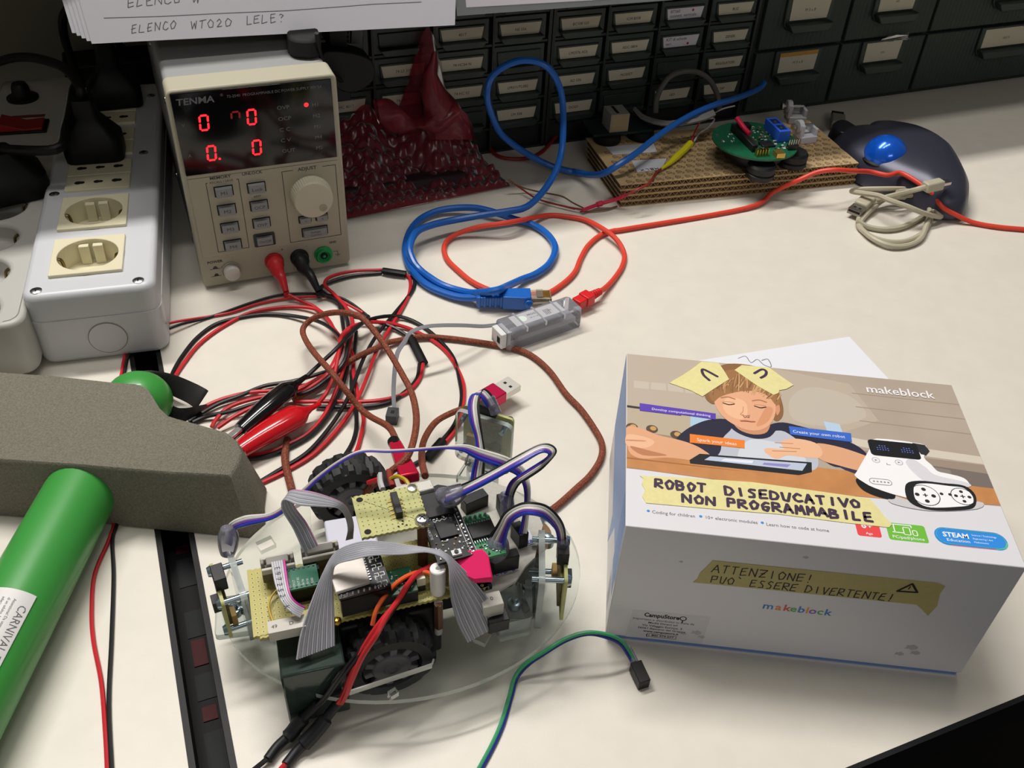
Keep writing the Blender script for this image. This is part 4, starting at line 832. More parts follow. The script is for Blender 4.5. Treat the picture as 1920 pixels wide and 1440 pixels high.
# usb plug standing behind the trackball, beige usb cable, trackball
beige = M('beige_jacket', 'b3ac96', .45)
t = thing('usb_cable', 'pale usb cable end with dark plug behind the cardboard right corner', 'cable', P(1570, 250, 0))
A = P(1570, 215, 6); B_ = P(1572, 248, 6); d = nrm(B_-A); f_ = Fr(A, d, np.cross(EZ, d), EZ)
b = MB().mat(blackm); b.box(f_, -3, 7, -6, 6, -2.5, 2.5); b.build('contact', t, smooth=0); b = MB().mat(M('pale_plug', '8d8980', .5)); b.box(f_, 7, 30, -7, 7, -5, 5); b.build('plug', t, bevel=1.5); b = MB().mat(M('pale_plug')); b.tube([f_.p(28, 0, 0), P(1571, 262, 3), P(1568, 285, 2.5), P(1560, 300, 2.5)], 2.2); b.build('jacket', t)
t = thing('usb_cable', 'beige usb cable coiled in front of the trackball with mini plug resting on it', 'cable', P(1660, 420, 0))
b = MB().mat(beige)
lo = [(620, 1240, 6), (680, 1275, 3), (780, 1290, 3), (880, 1275, 3), (970, 1230, 3), (1025, 1180, 5), (1030, 1110, 8), (960, 1070, 12), (880, 1062, 16), (760, 1062, 18), (640, 1065, 16), (590, 1075, 14), (640, 1085, 16), (740, 1100, 20), (800, 1125, 22), (900, 1160, 20), (1000, 1200, 14), (1090, 1220, 6), (1060, 1190, 8), (1010, 1140, 10), (960, 1100, 12), (860, 1105, 14), (800, 1110, 12), (720, 1140, 8), (650, 1190, 4), (630, 1270, 3), (700, 1330, 2.5), (800, 1360, 2.5), (900, 1355, 2.5), (990, 1310, 2.5), (1035, 1230, 3), (1020, 1160, 6), (960, 1120, 8), (850, 1110, 9), (760, 1130, 7), (640, 1250, 2.5), (680, 1320, 4), (780, 1375, 4), (880, 1385, 3), (970, 1350, 3), (1010, 1270, 5), (1030, 1180, 8), (990, 1090, 12), (900, 1075, 18), (850, 1080, 22)]
b.tube([P(*S5(x, y), z) for x, y, z in lo], 2.3, 8, 6)
b.tube([P(*S5(x, y), z) for x, y, z in ((700, 1130, 8), (800, 1105, 16), (900, 1080, 26), (960, 1065, 32), (1010, 1050, 34))], 2.4, 8); b.build('jacket', t)
A = P(*S5(1000, 1052), 34); B_ = P(*S5(1110, 1028), 34); d = nrm(B_-A); f_ = Fr(A, d, np.cross(EZ, d), EZ); b = MB().mat(beige); b.box(f_, 0, 19, -5, 5, -4, 4, 0, 1); b.build('mini_plug', t, bevel=1.2)
b = MB().mat(steel); b.box(f_, 19, 28, -3.2, 3.2, -1.6, 1.6); b.build('mini_contact', t, bevel=.4, seg=1)
A = P(*S5(680, 1130), 8); B_ = P(*S5(610, 1190), 7); d = nrm(B_-A); f_ = Fr(A, d, np.cross(EZ, d), EZ); b = MB().mat(beige); b.box(f_, -8, 16, -6.5, 6.5, -5, 5, 0, .5); b.build('plug', t, bevel=1.5)
b = MB().mat(M('usb_steel2', '8f8c84', .3, .9)); b.box(f_, 16, 27, -6, 6, -2.4, 2.4); b.mat(blackm); b.box(f_, 20, 22.5, -3.5, -1.2, 2.4, 2.5); b.box(f_, 20, 22.5, 1.2, 3.5, 2.4, 2.5); b.box(f_, 26.8, 27.05, -5.3, 5.3, -.2, 2); b.build('contact', t, smooth=0)

t = thing('trackball_mouse', 'dark blue-grey trackball mouse with a shiny blue ball', 'mouse', DK.p(655, 600, 0))
mo = blob([(600, 640), (606, 590), (622, 545), (632, 521), (650, 513), (668, 524), (686, 545), (706, 580), (718, 610), (716, 640), (704, 662), (676, 680), (646, 668), (640, 676), (618, 668)], 5)
mm = M('mouse_graphite', '3b3c4a', .36, .3)
cx, cy = 655, 603; R = []
for s_, z_, dx, dy in ((.95, .6, 0, 0), (1., 4, 0, 0), (1., 9, 0, 0), (.985, 16, 0, 1), (.95, 23, 0, 1), (.86, 30, 0, 2), (.7, 35.5, 1, 3), (.45, 39, 2, 5), (.25, 40.8, 3, 6), (.05, 41.2, 4, 6)):
    R.append([DK.p(cx-2+dx+(x-cx)*s_*.95, cy-4+dy+(y-cy)*s_*.93, z_*.92) for x, y in mo])
b = MB().mat(mm); b.rings(R); b.build('shell', t, smooth=60)
bp = P(1658, 296, 24); bf = Fr((bp[0], bp[1], 0), yaw=0)
b = MB().mat(blackp); b.lathe(bf, [(18, 2), (20.5, 17), (21.5, 24), (20, 25.5)], 36); b.build('ball_socket', t)
b = MB().mat(M('ball_blue', '0f5fd8', .2, .4, coat=.6, vary=.15, vscale=1500)); b.lathe(bf, [(max(.1, 20*math.cos(a)), 25+20*math.sin(a)) for a in [math.radians(x) for x in range(-60, 91, 10)]], 40); b.build('ball', t)
b = MB().mat(M('mouse_button', '1c1d24', .35, .2)); b.prism(DK, blob([(617, 650), (640, 645), (643, 672), (636, 679), (619, 670)], 4), 14, 27, inset=.15); b.build('buttons', t, bevel=1)
t = thing('crocodile_lead', 'dark red crocodile lead lying on the desk before the drawers', 'test lead', P(950, 270, 0))
b = MB().mat(M('dark_red_lead', '8e1a1a', .45)); b.tube([P(860+x/5.05, 180+y/5.05, 3) for x, y in ((500, 350), (380, 370), (300, 430), (300, 500), (380, 570), (520, 595), (680, 580), (800, 520), (900, 410), (960, 360), (1080, 340))], 1.7); b.build('cable', t)
b = MB().mat(M('dark_red_lead')); b.tube([P(860+x/5.05, 180+y/5.05, 6) for x, y in ((460, 350), (560, 330), (700, 330), (860, 335))], lambda f: 2+4*math.sin(f*2.8), 12, 4); b.build('clip_sleeve', t)
b = MB().mat(steel); b.tube([P(860+x/5.05, 180+y/5.05, 6) for x, y in ((850, 334), (905, 334))], 1.8, 6, 0); b.build('clip_jaw', t)

# ================================================================== FOAM HAMMER
foam = M('foam_grey', '7d796b', .95, vary=.16, vscale=900, bump=1., bscale=1500)
foam_b = foam
t = thing('foam_hammer', 'toy hammer with dark grey foam head and fat green handle', 'toy hammer', (-225, 370, 0))
HT = 42
poly = [P(x, y, HT)[:2] for x, y in ((0, 862), (150, 872), (317, 886), (432, 892), (447, 868), (454, 845), (444, 825), (428, 812), (380, 798), (335, 786), (316, 780), (300, 765), (288, 745), (276, 727), (255, 719), (211, 716), (100, 704), (0, 697))]
poly = [(poly[0][0]-60, poly[0][1]+4)]+[tuple(p) for p in poly]+[(poly[-1][0]-60, poly[-1][1]+10)]
bot = []
for i, (x, y) in enumerate(poly):
    bot.append((x, y))
bot[4] = tuple(P(470, 1010, 0)[:2]); bot[5] = tuple(P(500, 985, 0)[:2]); bot[6] = tuple(P(498, 955, 0)[:2]); bot[7] = (bot[6][0]-2, bot[6][1]+14)
bot[0] = (poly[0][0], 338); bot[1] = (poly[1][0]-6, 338); bot[2] = (poly[2][0]-6, 337); bot[3] = tuple(P(317, 997, 0)[:2])
b = MB().mat(foam)
def mixr(f, zz, ins=0):
    cx = sum(p[0] for p in poly)/len(poly); cy = sum(p[1] for p in poly)/len(poly)
    return [A3((bp_[0]*(1-f)+tp[0]*f), (bp_[1]*(1-f)+tp[1]*f), zz)*A3(1, 1, 1)+A3(-(tp[0]-cx)*ins, -(tp[1]-cy)*ins, 0) for bp_, tp in zip(bot, poly)]
b.rings([mixr(0, .5, .012), mixr(.05, 2), mixr(.5, HT/2), mixr(.95, HT-2.2), mixr(1, HT-.6, .008), mixr(1, HT, .02)]); b.build('foam_head', t, smooth=50)
grn = M('green_plastic', '3d9440', .38, coat=.15)
b = MB().mat(grn); hz = 21; xs = -229
b.rings([[A3(xs+dx+r_*math.cos(a), y, hz+r_*math.sin(a)) for a in [2*math.pi*k/32 for k in range(32)]] for y, r_, dx in ((362, 18.5, 0), (337, 18.5, 0), (250, 18.8, 0), (150, 19, 0), (60, 19.3, 1), (52, 17, 1))]); h = b.build('handle', t)
b = MB().mat(grn); c0 = P(262, 748, 20); R = []
for q in [math.radians(x) for x in range(-85, 90, 10)]:
    R.append([A3(c0[0]+20*math.cos(q)*math.cos(a), c0[1]-2+19*math.cos(q)*math.sin(a), 20+18*math.sin(q)) for a in [2*math.pi*k/32 for k in range(32)]])
b.rings(R); b.build('handle_end', t, smooth=60)
# sticker on the handle
b = MB().mat(M('sticker_white', 'dcdad8', .5))
def hcyl(y, ang, r_=19.25): return A3(xs+r_*math.sin(ang), y, hz+r_*math.cos(ang))
n = 16; y1 = 262; y0 = 110; a0, a1 = -.9, .78
b.rings([[hcyl(y, a0+(a1-a0)*k/n) for k in range(n+1)] for y in (y1, y0)], False, False, False)
st = b.build('sticker', h)
b = MB().mat(M('sticker_print', '6a6a6c', .6))
def wraptext(txt, ang, y, size, sx=1.):
    cu = bpy.data.curves.new('t', 'FONT'); cu.body = txt; cu.size = size; cu.resolution_u = 2; o = bpy.data.objects.new('t', cu); me = o.to_mesh()
    b.add([hcyl(y-v.co.x*sx, ang+v.co.y/19.3, 19.33) for v in me.vertices], [tuple(p.vertices) for p in me.polygons]); o.to_mesh_clear(); bpy.data.objects.remove(o); bpy.data.curves.remove(cu)
wraptext('CARNIVAL TOYS SRL', .52, 255, 5.2)
for k in range(7): wraptext(['Attenzione! Da usare sotto la sorveglianza', 'di un adulto. Non adatto a bambini di eta', 'inferiore a 36 mesi. Piccole parti che', 'potrebbero essere ingerite. Conservare', 'questo indirizzo per futuro riferimento', 'CARNIVAL TOYS Made in China', 'VIA ROMA - ITALIA'][k], .34-.13*k, 257, 1.9)
b.build('sticker_text', h, smooth=0)
# black strap beside the hammer
t = thing('strap', 'black hook-and-loop strap curled beside the hammer head', 'strap', P(320, 740, 0))
b = MB().mat(M('velcro_black', '0c0b0b', .95, bump=.8, bscale=2500, sheen=.3))
def strip(mb, lo, hi, th=1.6):
    L_ = catmull(lo, 6); H_ = catmull(hi, 6); R = []
    for a, c in zip(L_, H_):
        R.append([a, c, c+A3(0, 0, 0)+th*nrm(np.cross(c-a, L_[1]-L_[0])), a+th*nrm(np.cross(c-a, L_[1]-L_[0]))])
    mb.rings(R)
strip(b, [P(*q) for q in ((268, 722, 3), (285, 712, 2), (310, 735, 2), (350, 755, 2), (368, 768, 2))], [P(*q) for q in ((262, 700, 30), (290, 698, 24), (330, 706, 20), (370, 722, 18), (391, 733, 18))])
strip(b, [P(*q) for q in ((290, 740, 2), (310, 788, 2), (335, 792, 2), (368, 775, 2))], [P(*q) for q in ((296, 725, 18), (318, 758, 12), (345, 765, 10), (385, 758, 12))])
b.build('strap_band', t, smooth=60)

# ================================================================== ROBOT
RY = .345
rob = thing('robot', 'home-built two-wheeled robot of clear acrylic, circuit boards and ribbon cables', 'robot', (-52, 292, 0))
def slabf(cx, cy, z, yaw=RY): return Fr((cx, cy, z), yaw=yaw)
acr = clear('acrylic', 'fafcfb', .03, 1.25, .012, 'e6ebe8'); acr_e = clear('acrylic_edge', 'dfe6e2', .05, 1.49, .55, 'cfd6d2')
PZ = 19.; PL = slabf(-48, 298, PZ, .27)
plate = [(90*math.cos(a), 70*math.sin(a)) for a in [2*math.pi*k/72 for k in range(72)]]
def holes_plate(name, fr, outer, holes, th, parent):
    """plate with through openings: boolean of a prism"""
    body = MB(); body.mat(acr); body.prism(fr, outer, 0, th, sm=acr_e); c = MB().mat(acr_e)
    for hp in holes: c.prism(fr, hp, -4, th+4)
    return body.build(name, parent, cut=c, smooth=30)
def loc2(fr, pts, z): 
    out = []
    for x, y in pts: q = P(x, y, z)-fr.o; out.append((q @ fr.ex, q @ fr.ey))
    return out
wh_near = loc2(PL, [(627, 1228), (643, 1294), (655, 1297), (810, 1246), (813, 1236), (795, 1165), (640, 1130)], PZ+3)
wh_near = [wh_near[0], wh_near[1], wh_near[2], wh_near[3], wh_near[4], (wh_near[4][0]-14, wh_near[4][1]+26), (wh_near[0][0]-12, wh_near[0][1]+22)]
def sqh(px, py, s_=4.2, z=PZ+3, yaw=.4):
    (cx, cy), = loc2(PL, [(px, py)], z); c, q = math.cos(yaw), math.sin(yaw)
    return [(cx+c*a*s_-q*bb*s_*.8, cy+q*a*s_+c*bb*s_*.8) for a, bb in ((-1, -1), (1, -1), (1, 1), (-1, 1))]
far = loc2(PL, [(585, 1005), (700, 965), (690, 900), (580, 930)], PZ)
holes_plate('base_plate', PL, plate, [wh_near, sqh(556, 1272), sqh(498, 1018), sqh(737, 1297, 2), sqh(905, 1190, 4, yaw=.9), far], 3, rob)
b = MB().mat(M('cut_edge_white', 'd8d6d0', .5)); q = [PL.p(*a, 3.1) for a in wh_near[:5]]
b.tube(q[1:4], .7, 6, 0); b.tube(q[0:2], .35, 5, 0); b.tube(q[3:5], .5, 5, 0); b.build('slot_edge', rob)
# wheels
rub = M('tyre_rubber', '1d1e20', .6); hubm = M('wheel_hub', '5c5c60', .5)
def wheel(cx, cy, yaw, R_=22.5, wdt=17):
    fx = A3(math.cos(yaw), math.sin(yaw), 0); fy = A3(-math.sin(yaw), math.cos(yaw), 0)
    wf = Fr((cx, cy, R_), fx, EZ, -fy)               # z out toward the viewer
    b = MB().mat(rub); n = 96; R = []
    for r_, z_ in ((13.5, -wdt), (R_*.86, -wdt), (R_*.95, -wdt*.93), (R_*.99, -wdt*.7), (R_, -wdt*.5), (R_*.99, -wdt*.3), (R_*.95, -wdt*.07), (R_*.86, 0), (14.2, 0), (13.8, -1.5), (13.8, -8)):
        ring = []
        for i in range(n):
            a = 2*math.pi*i/n; tread = 0
            if r_ > R_*.9:
                ph = (i/n*18+(.35*math.sin((z_+wdt/2)/wdt*math.pi*1.2))) % 1
                tread = -2. if ph < .3 else 0
            ring.append(wf.p((r_+tread)*math.cos(a), (r_+tread)*math.sin(a), z_))
        R.append(ring)
    b.rings(R, True, True); w_ = b.build('wheel', rob, smooth=28)
    tag(w_, label='black treaded wheel')
    b = MB().mat(hubm); b.lathe(wf, [(9.5, -8), (9.5, -.8), (8.6, 0), (4, .2), (3.6, 1), (2.2, 1.1), (2, .2), (.1, .2)], 32)
    for k in range(10):
        a = 2*math.pi*k/10+.2; g = Fr(wf.p(0, 0, 0), math.cos(a)*wf.ex+math.sin(a)*wf.ey, -math.sin(a)*wf.ex+math.cos(a)*wf.ey, wf.ez); b.box(g, 8.5, 13.2, -1.7, 1.7, -7, -.6)
    b.build('hub', w_, bevel=.4, seg=1)
wheel(-47, 243, .37); wheel(-83, 341+4, .37)
# battery holder and motors underneath
b = MB().mat(clear('smoky_green', '7d8f86', .1, 1.45, .6, '3e4d46')); B0 = slabf(-84, 250, 0, .32); b.box(B0, -16, 12, -22, 14, 2, 40); b.build('battery_box', rob, bevel=1)
b = MB().mat(M('battery_dark', '1a2420', .5)); b.box(B0, -12, 8, -17, 12, 4, 36); b.build('battery', rob, bevel=1)
b = MB().mat(M('motor_white', 'c9c8d6', .5)); g_ = P(655, 1003, 50); G0 = slabf(g_[0], g_[1], 0, .3); b.box(G0, -11, 13, -10, 12, 5, 50); b.build('white_box', rob, bevel=1)
b = MB().mat(M('motor_black', '121214', .5)); b.box(slabf(-55, 275, 0), -24, 24, -18, 20, 5, 40); b.box(slabf(-30, 282, 0), -14, 10, -6, 16, 22, 46); b.build('gearbox', rob, bevel=1.5)
b = MB().mat(M('caster_grey', '6a6a6a', .5)); b.lathe(slabf(14, 315, 0), [(.1, .2), (7, 3), (9, 9), (7, 15), (6, 19)], 24); b.lathe(slabf(-112, 280, 0), [(.1, .2), (6, 3), (8, 9), (6, 15), (5, 19)], 24); b.build('caster', rob)
# perforated boards
perf = M('perfboard', 'b0a860', .5, vary=.06, vscale=300); perf2 = M('perfboard_light', 'b7b878', .5, vary=.05, vscale=300); hole = M('hole_dark', '7a7444', .7); pad = M('pad_pale', 'bcb878', .35)
def perfboard(name, cx, cy, z, w_, d_, yaw, m_, step=2.54, th=1.6, keep=1., parent=rob):
    f_ = slabf(cx, cy, z, yaw); poly = []
    k = int(w_/step)
    for i in range(k+1):
        x = -w_/2+i*step; poly += [(x, -d_/2), (min(w_/2, x+step*.5), -d_/2+.5)]
    poly = [p for p in poly if p[0] <= w_/2]; n = int(d_/step)
    for i in range(n+1): poly += [(w_/2, -d_/2+i*step*.99+.2), (w_/2-.5, -d_/2+i*step*.99+1.2)]
    poly += [(w_/2-1, d_/2)]
    for i in range(k): x = w_/2-1-i*step; poly += [(x-step*.5, d_/2-.5), (x-step+.01, d_/2)]
    poly += [(-w_/2, d_/2)]
    b = MB().mat(m_); b.prism(f_, poly, -th, 0); o = b.build(name, parent, smooth=0)
    b = MB(); 
    for i in range(int((w_-3)/step)+1):
        for j in range(int((d_-3)/step)+1):
            x = -w_/2+2+i*step; y = -d_/2+2+j*step
            b.mat(pad); b.flat(f_, circ(x, y, .85, 8), .03); b.mat(hole); b.flat(f_, circ(x, y, .4, 6), .06)
    q = b.build('solder_pads', o, smooth=0); return f_, o
fm, om = perfboard('main_board', -60, 271, 50, 104, 37, RY, perf)
fl, ol = perfboard('side_board', -107, 256, 50.3, 10, 38, RY-.02, M('perfboard_yellow', 'b5aa58', .45))
ft, ot = perfboard('top_board', -52, 288, 80, 31, 26, RY, perf2)
b = MB().mat(chipm); b.box(ft, 1.5, 4.6, -6, 7.5, 0, 4); b.build('header', ot, bevel=.2, seg=1)
b = MB().mat(gold)
for k in range(5):
    for sx in (-1, 1): b.tube([ft.p(3+sx*1.6, -5+k*2.6, 1), ft.p(3+sx*3.4, -5.4+k*2.6, .3)], .25, 4, 0)
b.build('header_pins', ot, smooth=0)
b = MB().mat(blackm)
for x, y, r_ in ((-12.3, 10, 1.6), (-12.3, -10, 1.6), (4, -7.8, .5), (3.6, -9.5, .5), (1.5, -10.5, .5), (5.2, -10.6, .5)): b.flat(ft, circ(x, y, r_, 14), .1)
b.mat(pad)
for y in (10, -10):
    vs = [ft.p(-12.3+r_*math.cos(a), y+r_*math.sin(a), .1) for r_ in (1.6, 2.5) for a in [2*math.pi*k/16 for k in range(16)]]; b.add(vs, [(k, (k+1) % 16, 16+(k+1) % 16, 16+k) for k in range(16)])
b.build('mount_holes', ot, smooth=0)
b = MB().mat(steel); b.lathe(ft, [(3.4, 0), (3.4, 1), (2.6, 2.2), (1.2, 2.7), (.1, 2.8)], 24, 12.5, -10); b.mat(blackm); b.box(ft.sub(12.5, -10, 0, .6), -1.8, 1.8, -.25, .25, 2.3, 2.86); b.box(ft.sub(12.5, -10, 0, .6), -.25, .25, -1.8, 1.8, 2.3, 2.86); b.build('screw', rob)
b = MB().mat(M('brass_post', '6b4a33', .4, .3)); b.cyl(ft.p(12.5, -10, -1.6), ft.p(12.5, -10, -30), 2.6, n=6); b.build('standoff', rob)
b = MB().mat(steel); b.lathe(ft, [(2.4, 0), (2.2, 1.2), (.1, 1.6)], 14, 12.5, 10.5); b.build('screw', rob)
# black processor board
fs_ = slabf(-28, 291, 70, RY+.06); blkpcb = M('pcb_black', '101114', .35)
b = MB().mat(blkpcb); b.prism(fs_, [(-9.5, -22), (9.5, -22), (9.5, 22), (5, 24.5), (-3, 23), (-9.5, 23)], -1.6, 0); o = b.build('processor_board', rob, smooth=0)
b = MB(); scatter(b, fs_, -8.5, 8.5, -21, 8, 0, 90, [silk_w, tin, M('cap_tan')], .3, 1.3, avoid=((-4.6, -9.6, 4.6, 1),)); b.build('components', o, smooth=0)
b = MB().mat(chipm); b.box(fs_, -6.2, 7.2, 4, 19, 0, 1.6); b.mat(M('contact_dark', '26282c', .3)); 
for k in range(7): b.box(fs_, -9, -6.4, 4.4+k*2, 5.9+k*2, 0, 1.5)
b.mat(chipm); b.box(fs_, -4.4, 4.4, -9.4, .8, 0, 1.2); b.build('chip', o, bevel=.15, seg=1)
b = MB().mat(silk_w)
for x in (6.5, 9.3): b.stroke(fs_, [(x, -21.5), (x, 8)], .2, .05)
b.text(fs_, -6, -18, .05, 'H743', 1.8, yaw=1.5708); b.text(fs_, -7.2, -8, .05, 'BUSTONK', 1.9, yaw=1.5708); b.stroke(fs_, [(-4.2, 2.6), (-3.4, 1.6), (-2.4, 2.8), (-1.2, 1.8), (0, 2.8), (1.2, 1.8), (2.4, 2.8)], .25, .05); b.build('silk_print', o, smooth=0)
b = MB().mat(tin)
for k in range(12): b.lathe(fs_, [(.75, 0), (.6, .7), (.1, .9)], 8, 7.9, -20.5+k*2.4)
b.build('solder_joints', o)
b = MB().mat(M('usb_white', 'cfcdc6', .3, .2)); b.box(fs_, -6.2, 1.8, 19.8, 26, 0, 3.4); b.mat(gold); b.lathe(fs_, [(.7, 3.4), (.1, 3.5)], 8, -5, 21.5); b.lathe(fs_, [(.7, 3.4), (.1, 3.5)], 8, .6, 21.5); b.build('usb_socket', o, bevel=.4, seg=1)
b = MB().mat(M('usb_white')); b.box(fs_, -15.5, -8.5, 22, 29.5, -4, 0); b.mat(M('pcb_blue', '1c3f8c', .4)); b.box(fs_, -16, -7, 15, 24, -5.6, -4); b.build('charger_board', rob, bevel=.3, seg=1)
b = MB().mat(silk_w); b.box(fs_, -2.2, 2.2, -20.6, -17.6, 0, 1.2); b.mat(chipm); b.lathe(fs_, [(1, 1.2), (1, 1.8), (.1, 1.8)], 12, 0, -19.1); b.build('push_button', o, smooth=0)
# green driver boards
def chipboard(cx, cy, z, w_, d_, yaw, nm, body, pins, label=None, cut=0):
    f_ = slabf(cx, cy, z, yaw); b = MB().mat(M('pcb_bright_green', '1d7a45', .4, vary=.08, vscale=300)); b.prism(f_, [(-w_/2, -d_/2), (w_/2, -d_/2), (w_/2, d_/2-3), (w_/2-2, d_/2), (-w_/2+2, d_/2), (-w_/2, d_/2-2)], -1.4, 0); o = b.build(nm, rob, smooth=0)
    return f_, o
fg_, og = chipboard(-9.5, 289, 66, 14, 27, RY+.05, 'driver_board', None, None)
b = MB().mat(chipm); b.box(fg_, -6, 6.2, -3, 6, 0, 2.4); b.build('chip', og, bevel=.3, seg=1)
b = MB().mat(tin)
for k in range(10):
    x = -5.3+k*1.2; b.box(fg_, x, x+.5, -4.8, -3, 0, 1.2); b.box(fg_, x, x+.5, 6, 7.6, 0, 1.2)
for k in range(5): b.lathe(fg_, [(.9, 0), (.6, 1.6), (.1, 2.2)], 8, -5+k*2.5, 11)
b.build('pins', og)
b = MB().mat(M('pcb_trace', '6fbf95', .4))
for k in range(5): x = -5+k*2.5; b.stroke(fg_, [(x, 10.5), (x-.8, 9.6), (x+.6, 8.6), (x, 7.6)], .35, .05)
scatter(b, fg_, -6, 6, -13, -6, 0, 26, [tin, chipm, silk_w], .3, 1.2); b.build('components', og, smooth=0)
f_ = slabf(-89, 263, 60, RY); b = MB().mat(M('pcb_teal', '1d6b50', .4)); b.box(f_, -7, 7, -6, 6, -1.2, 0); o = b.build('sensor_board', rob, smooth=0)
b = MB().mat(silk_w)
for k in range(6): b.text(f_, -5.6+k*2, -4.6, .05, ('INT OUT', 'OV LT', 'OUT B2', 'IN IN', '5V B1', 'GND')[k], 1.4, yaw=1.5708)
b.mat(tin)
for k in range(6): b.lathe(f_, [(.6, 0), (.1, .8)], 8, -5.4+k*2.2, -5); b.lathe(f_, [(.6, 0), (.1, .8)], 8, -5.4+k*2.2, 5)
b.build('silk_print', o, smooth=0)
b = MB().mat(blackp); b.box(f_, -7, 8, -6, -3.5, -10, -1.2); b.box(f_, -7, 8, 3.5, 6, -10, -1.2); b.build('header', rob)
f_ = slabf(-44, 264, 58, RY); b = MB().mat(pcb); b.box(f_, -6, 6, -5, 9, -1.2, 0); o = b.build('small_driver_board', rob, smooth=0)
b = MB(); scatter(b, f_, -5, 5, -4, 8, 0, 30, [tin, silk_w, chipm], .5, 1.4); b.build('components', o, smooth=0); b = MB().mat(blackp); b.box(f_, -6, 6, -5, -2.5, -8, -1.2); b.build('header', rob)
# sound module with silver card slot
f_ = slabf(-63.5, 261.5, 66, RY+.06); b = MB().mat(blkpcb); b.box(f_, -10.5, 12.5, -10.5, 11, -1.6, 0); o = b.build('sound_module', rob, smooth=0)
b = MB().mat(M('card_slot_silver', 'd8d0c8', .45, .1)); b.prism(f_, [(-11.5, -8), (4, -7), (4.5, 8), (2.5, 10), (-9, 9.5), (-11.5, 7)], 0, 2); b.build('card_slot', o, bevel=.3, seg=1)
b = MB().mat(silk_w)
b.text(f_, 6.5, 8, .05, 'GND', 1.6, yaw=-1.5708); b.text(f_, 6.6, -3, .05, 'EKEY', 1.6, yaw=-1.5708)
for k in range(2):
    for j in range(4): x, y = 7+k*2.6, 8-j*5; b.stroke(f_, [(x, y), (x+1.8, y), (x+1.8, y-1.8), (x, y-1.8), (x, y-3.4)], .35, .05)
b.mat(tin)
for k in range(9): b.lathe(f_, [(.8, 0), (.5, .9), (.1, 1.2)], 8, -9.3+k*2.5, -9.4)
for k in range(6): b.lathe(f_, [(.8, 0), (.5, .9), (.1, 1.2)], 8, -8+k*2.7, 9.9)
for k in range(9): b.box(f_, 4.1, 5.2, -5+k*1.5, -4.3+k*1.5, 0, .6)
b.build('silk_and_solder', o, smooth=0)
b = MB().mat(blackp); b.box(f_, -10, 12.5, -10.8, -8, -13, -1.6); b.box(f_, -10, 12.5, 8, 10.8, -13, -1.6); b.build('header', rob, smooth=0)
# grey-white upper deck on the right with sockets
dk_pts = [tuple(P(x, y, 48)[:2]) for x, y in ((800, 950), (850, 905), (915, 900), (962, 918), (1004, 948), (1018, 985), (1008, 1020), (1003, 1045), (985, 1062), (968, 1088), (930, 1110), (905, 1122), (860, 1100))]
b = MB().mat(M('deck_grey', 'b5b2a8', .7, vary=.05, vscale=500)); b.prism(W0, dk_pts, 46.4, 48); o = b.build('upper_deck', rob, smooth=0)
tan_pts = [tuple(P(x, y, 44)[:2]) for x, y in ((985, 990), (1010, 975), (1030, 990), (1034, 1010), (1020, 1030), (1000, 1040), (985, 1025))]
b = MB().mat(clear('amber_plastic', 'c4a684', .1, 1.45, .5, 'a8845e')); b.prism(W0, blob(tan_pts, 3), 42, 44); b.build('amber_plate', rob)
for x, y in ((1008, 975), (1027, 1010), (965, 1128), (440, 1140)):
    z = 44 if x > 900 and y < 1100 else 25
    q = P(x, y, z); f_ = slabf(q[0], q[1], 0); b = MB().mat(M('zinc', '9fb0b8', .25, .9)); b.lathe(f_, [(3.4, z-4), (3.6, z), (3, z+.3), (1.7, z+.4), (1.6, z+3), (.1, z+3.2)], 16); b.build('bolt', rob)
fd = slabf(-1, 302, 48, RY)
def hdr(px, py, z, w_, d_, h_, yaw=RY+.05):
    q = P(px, py, z); f_ = slabf(q[0], q[1], z-h_, yaw); b = MB().mat(M('header_black', '0e0e0f', .45)); b.box(f_, -w_/2, w_/2, -d_/2, d_/2, 0, h_); b.build('socket_header', rob, bevel=.3, seg=1)
hdr(947, 1040, 58, 13, 5, 10); hdr(890, 930, 56, 13, 6, 8, RY+.25); hdr(975, 990, 58, 5, 9, 10, RY+.2); hdr(948, 940, 58, 6, 12, 10, RY); hdr(905, 1095, 50, 8, 5, 12)
def tagp(pts, z, lines, h, adv, x0, y0):
    q = [P(x, y, z) for x, y in pts]; b = MB().mat(M('tag_white', 'd9d9e2', .7)); b.add(q, [(0, 1, 2, 3)]); f_ = Fr(q[0], q[1]-q[0], np.cross(EZ, nrm(q[1]-q[0])), EZ)
    b.mat(M('pen_blue', '4040a8', .7)); hand(b, f_, x0, y0, .15, lines, h, adv, .4); b.build('paper_tag', rob, smooth=0)
tagp([(928, 1082), (974, 1068), (970, 1058), (926, 1071)], 48.4, 'EYE-L', 2, 2.15, .7, .4)
tagp([(990, 1022), (1003, 1018), (992, 993), (988, 1000)], 48.4, 'EB', 1.8, 1.5, .5, .6)
# pink tape flag
b = MB().mat(M('pink_tape', 'f0186a', .6))
tp = [P(838, 1035, 68), P(906, 1028, 72), P(916, 1040, 71), P(925, 1085, 64), P(888, 1087, 62), P(868, 1078, 66)]
b.add(tp+[p-A3(0, 0, 3) for p in tp], [(0, 1, 2, 3, 4, 5), (11, 10, 9, 8, 7, 6)]+[(i, (i+1) % 6, 6+(i+1) % 6, 6+i) for i in range(6)]); b.build('pink_tape', rob, bevel=.8)
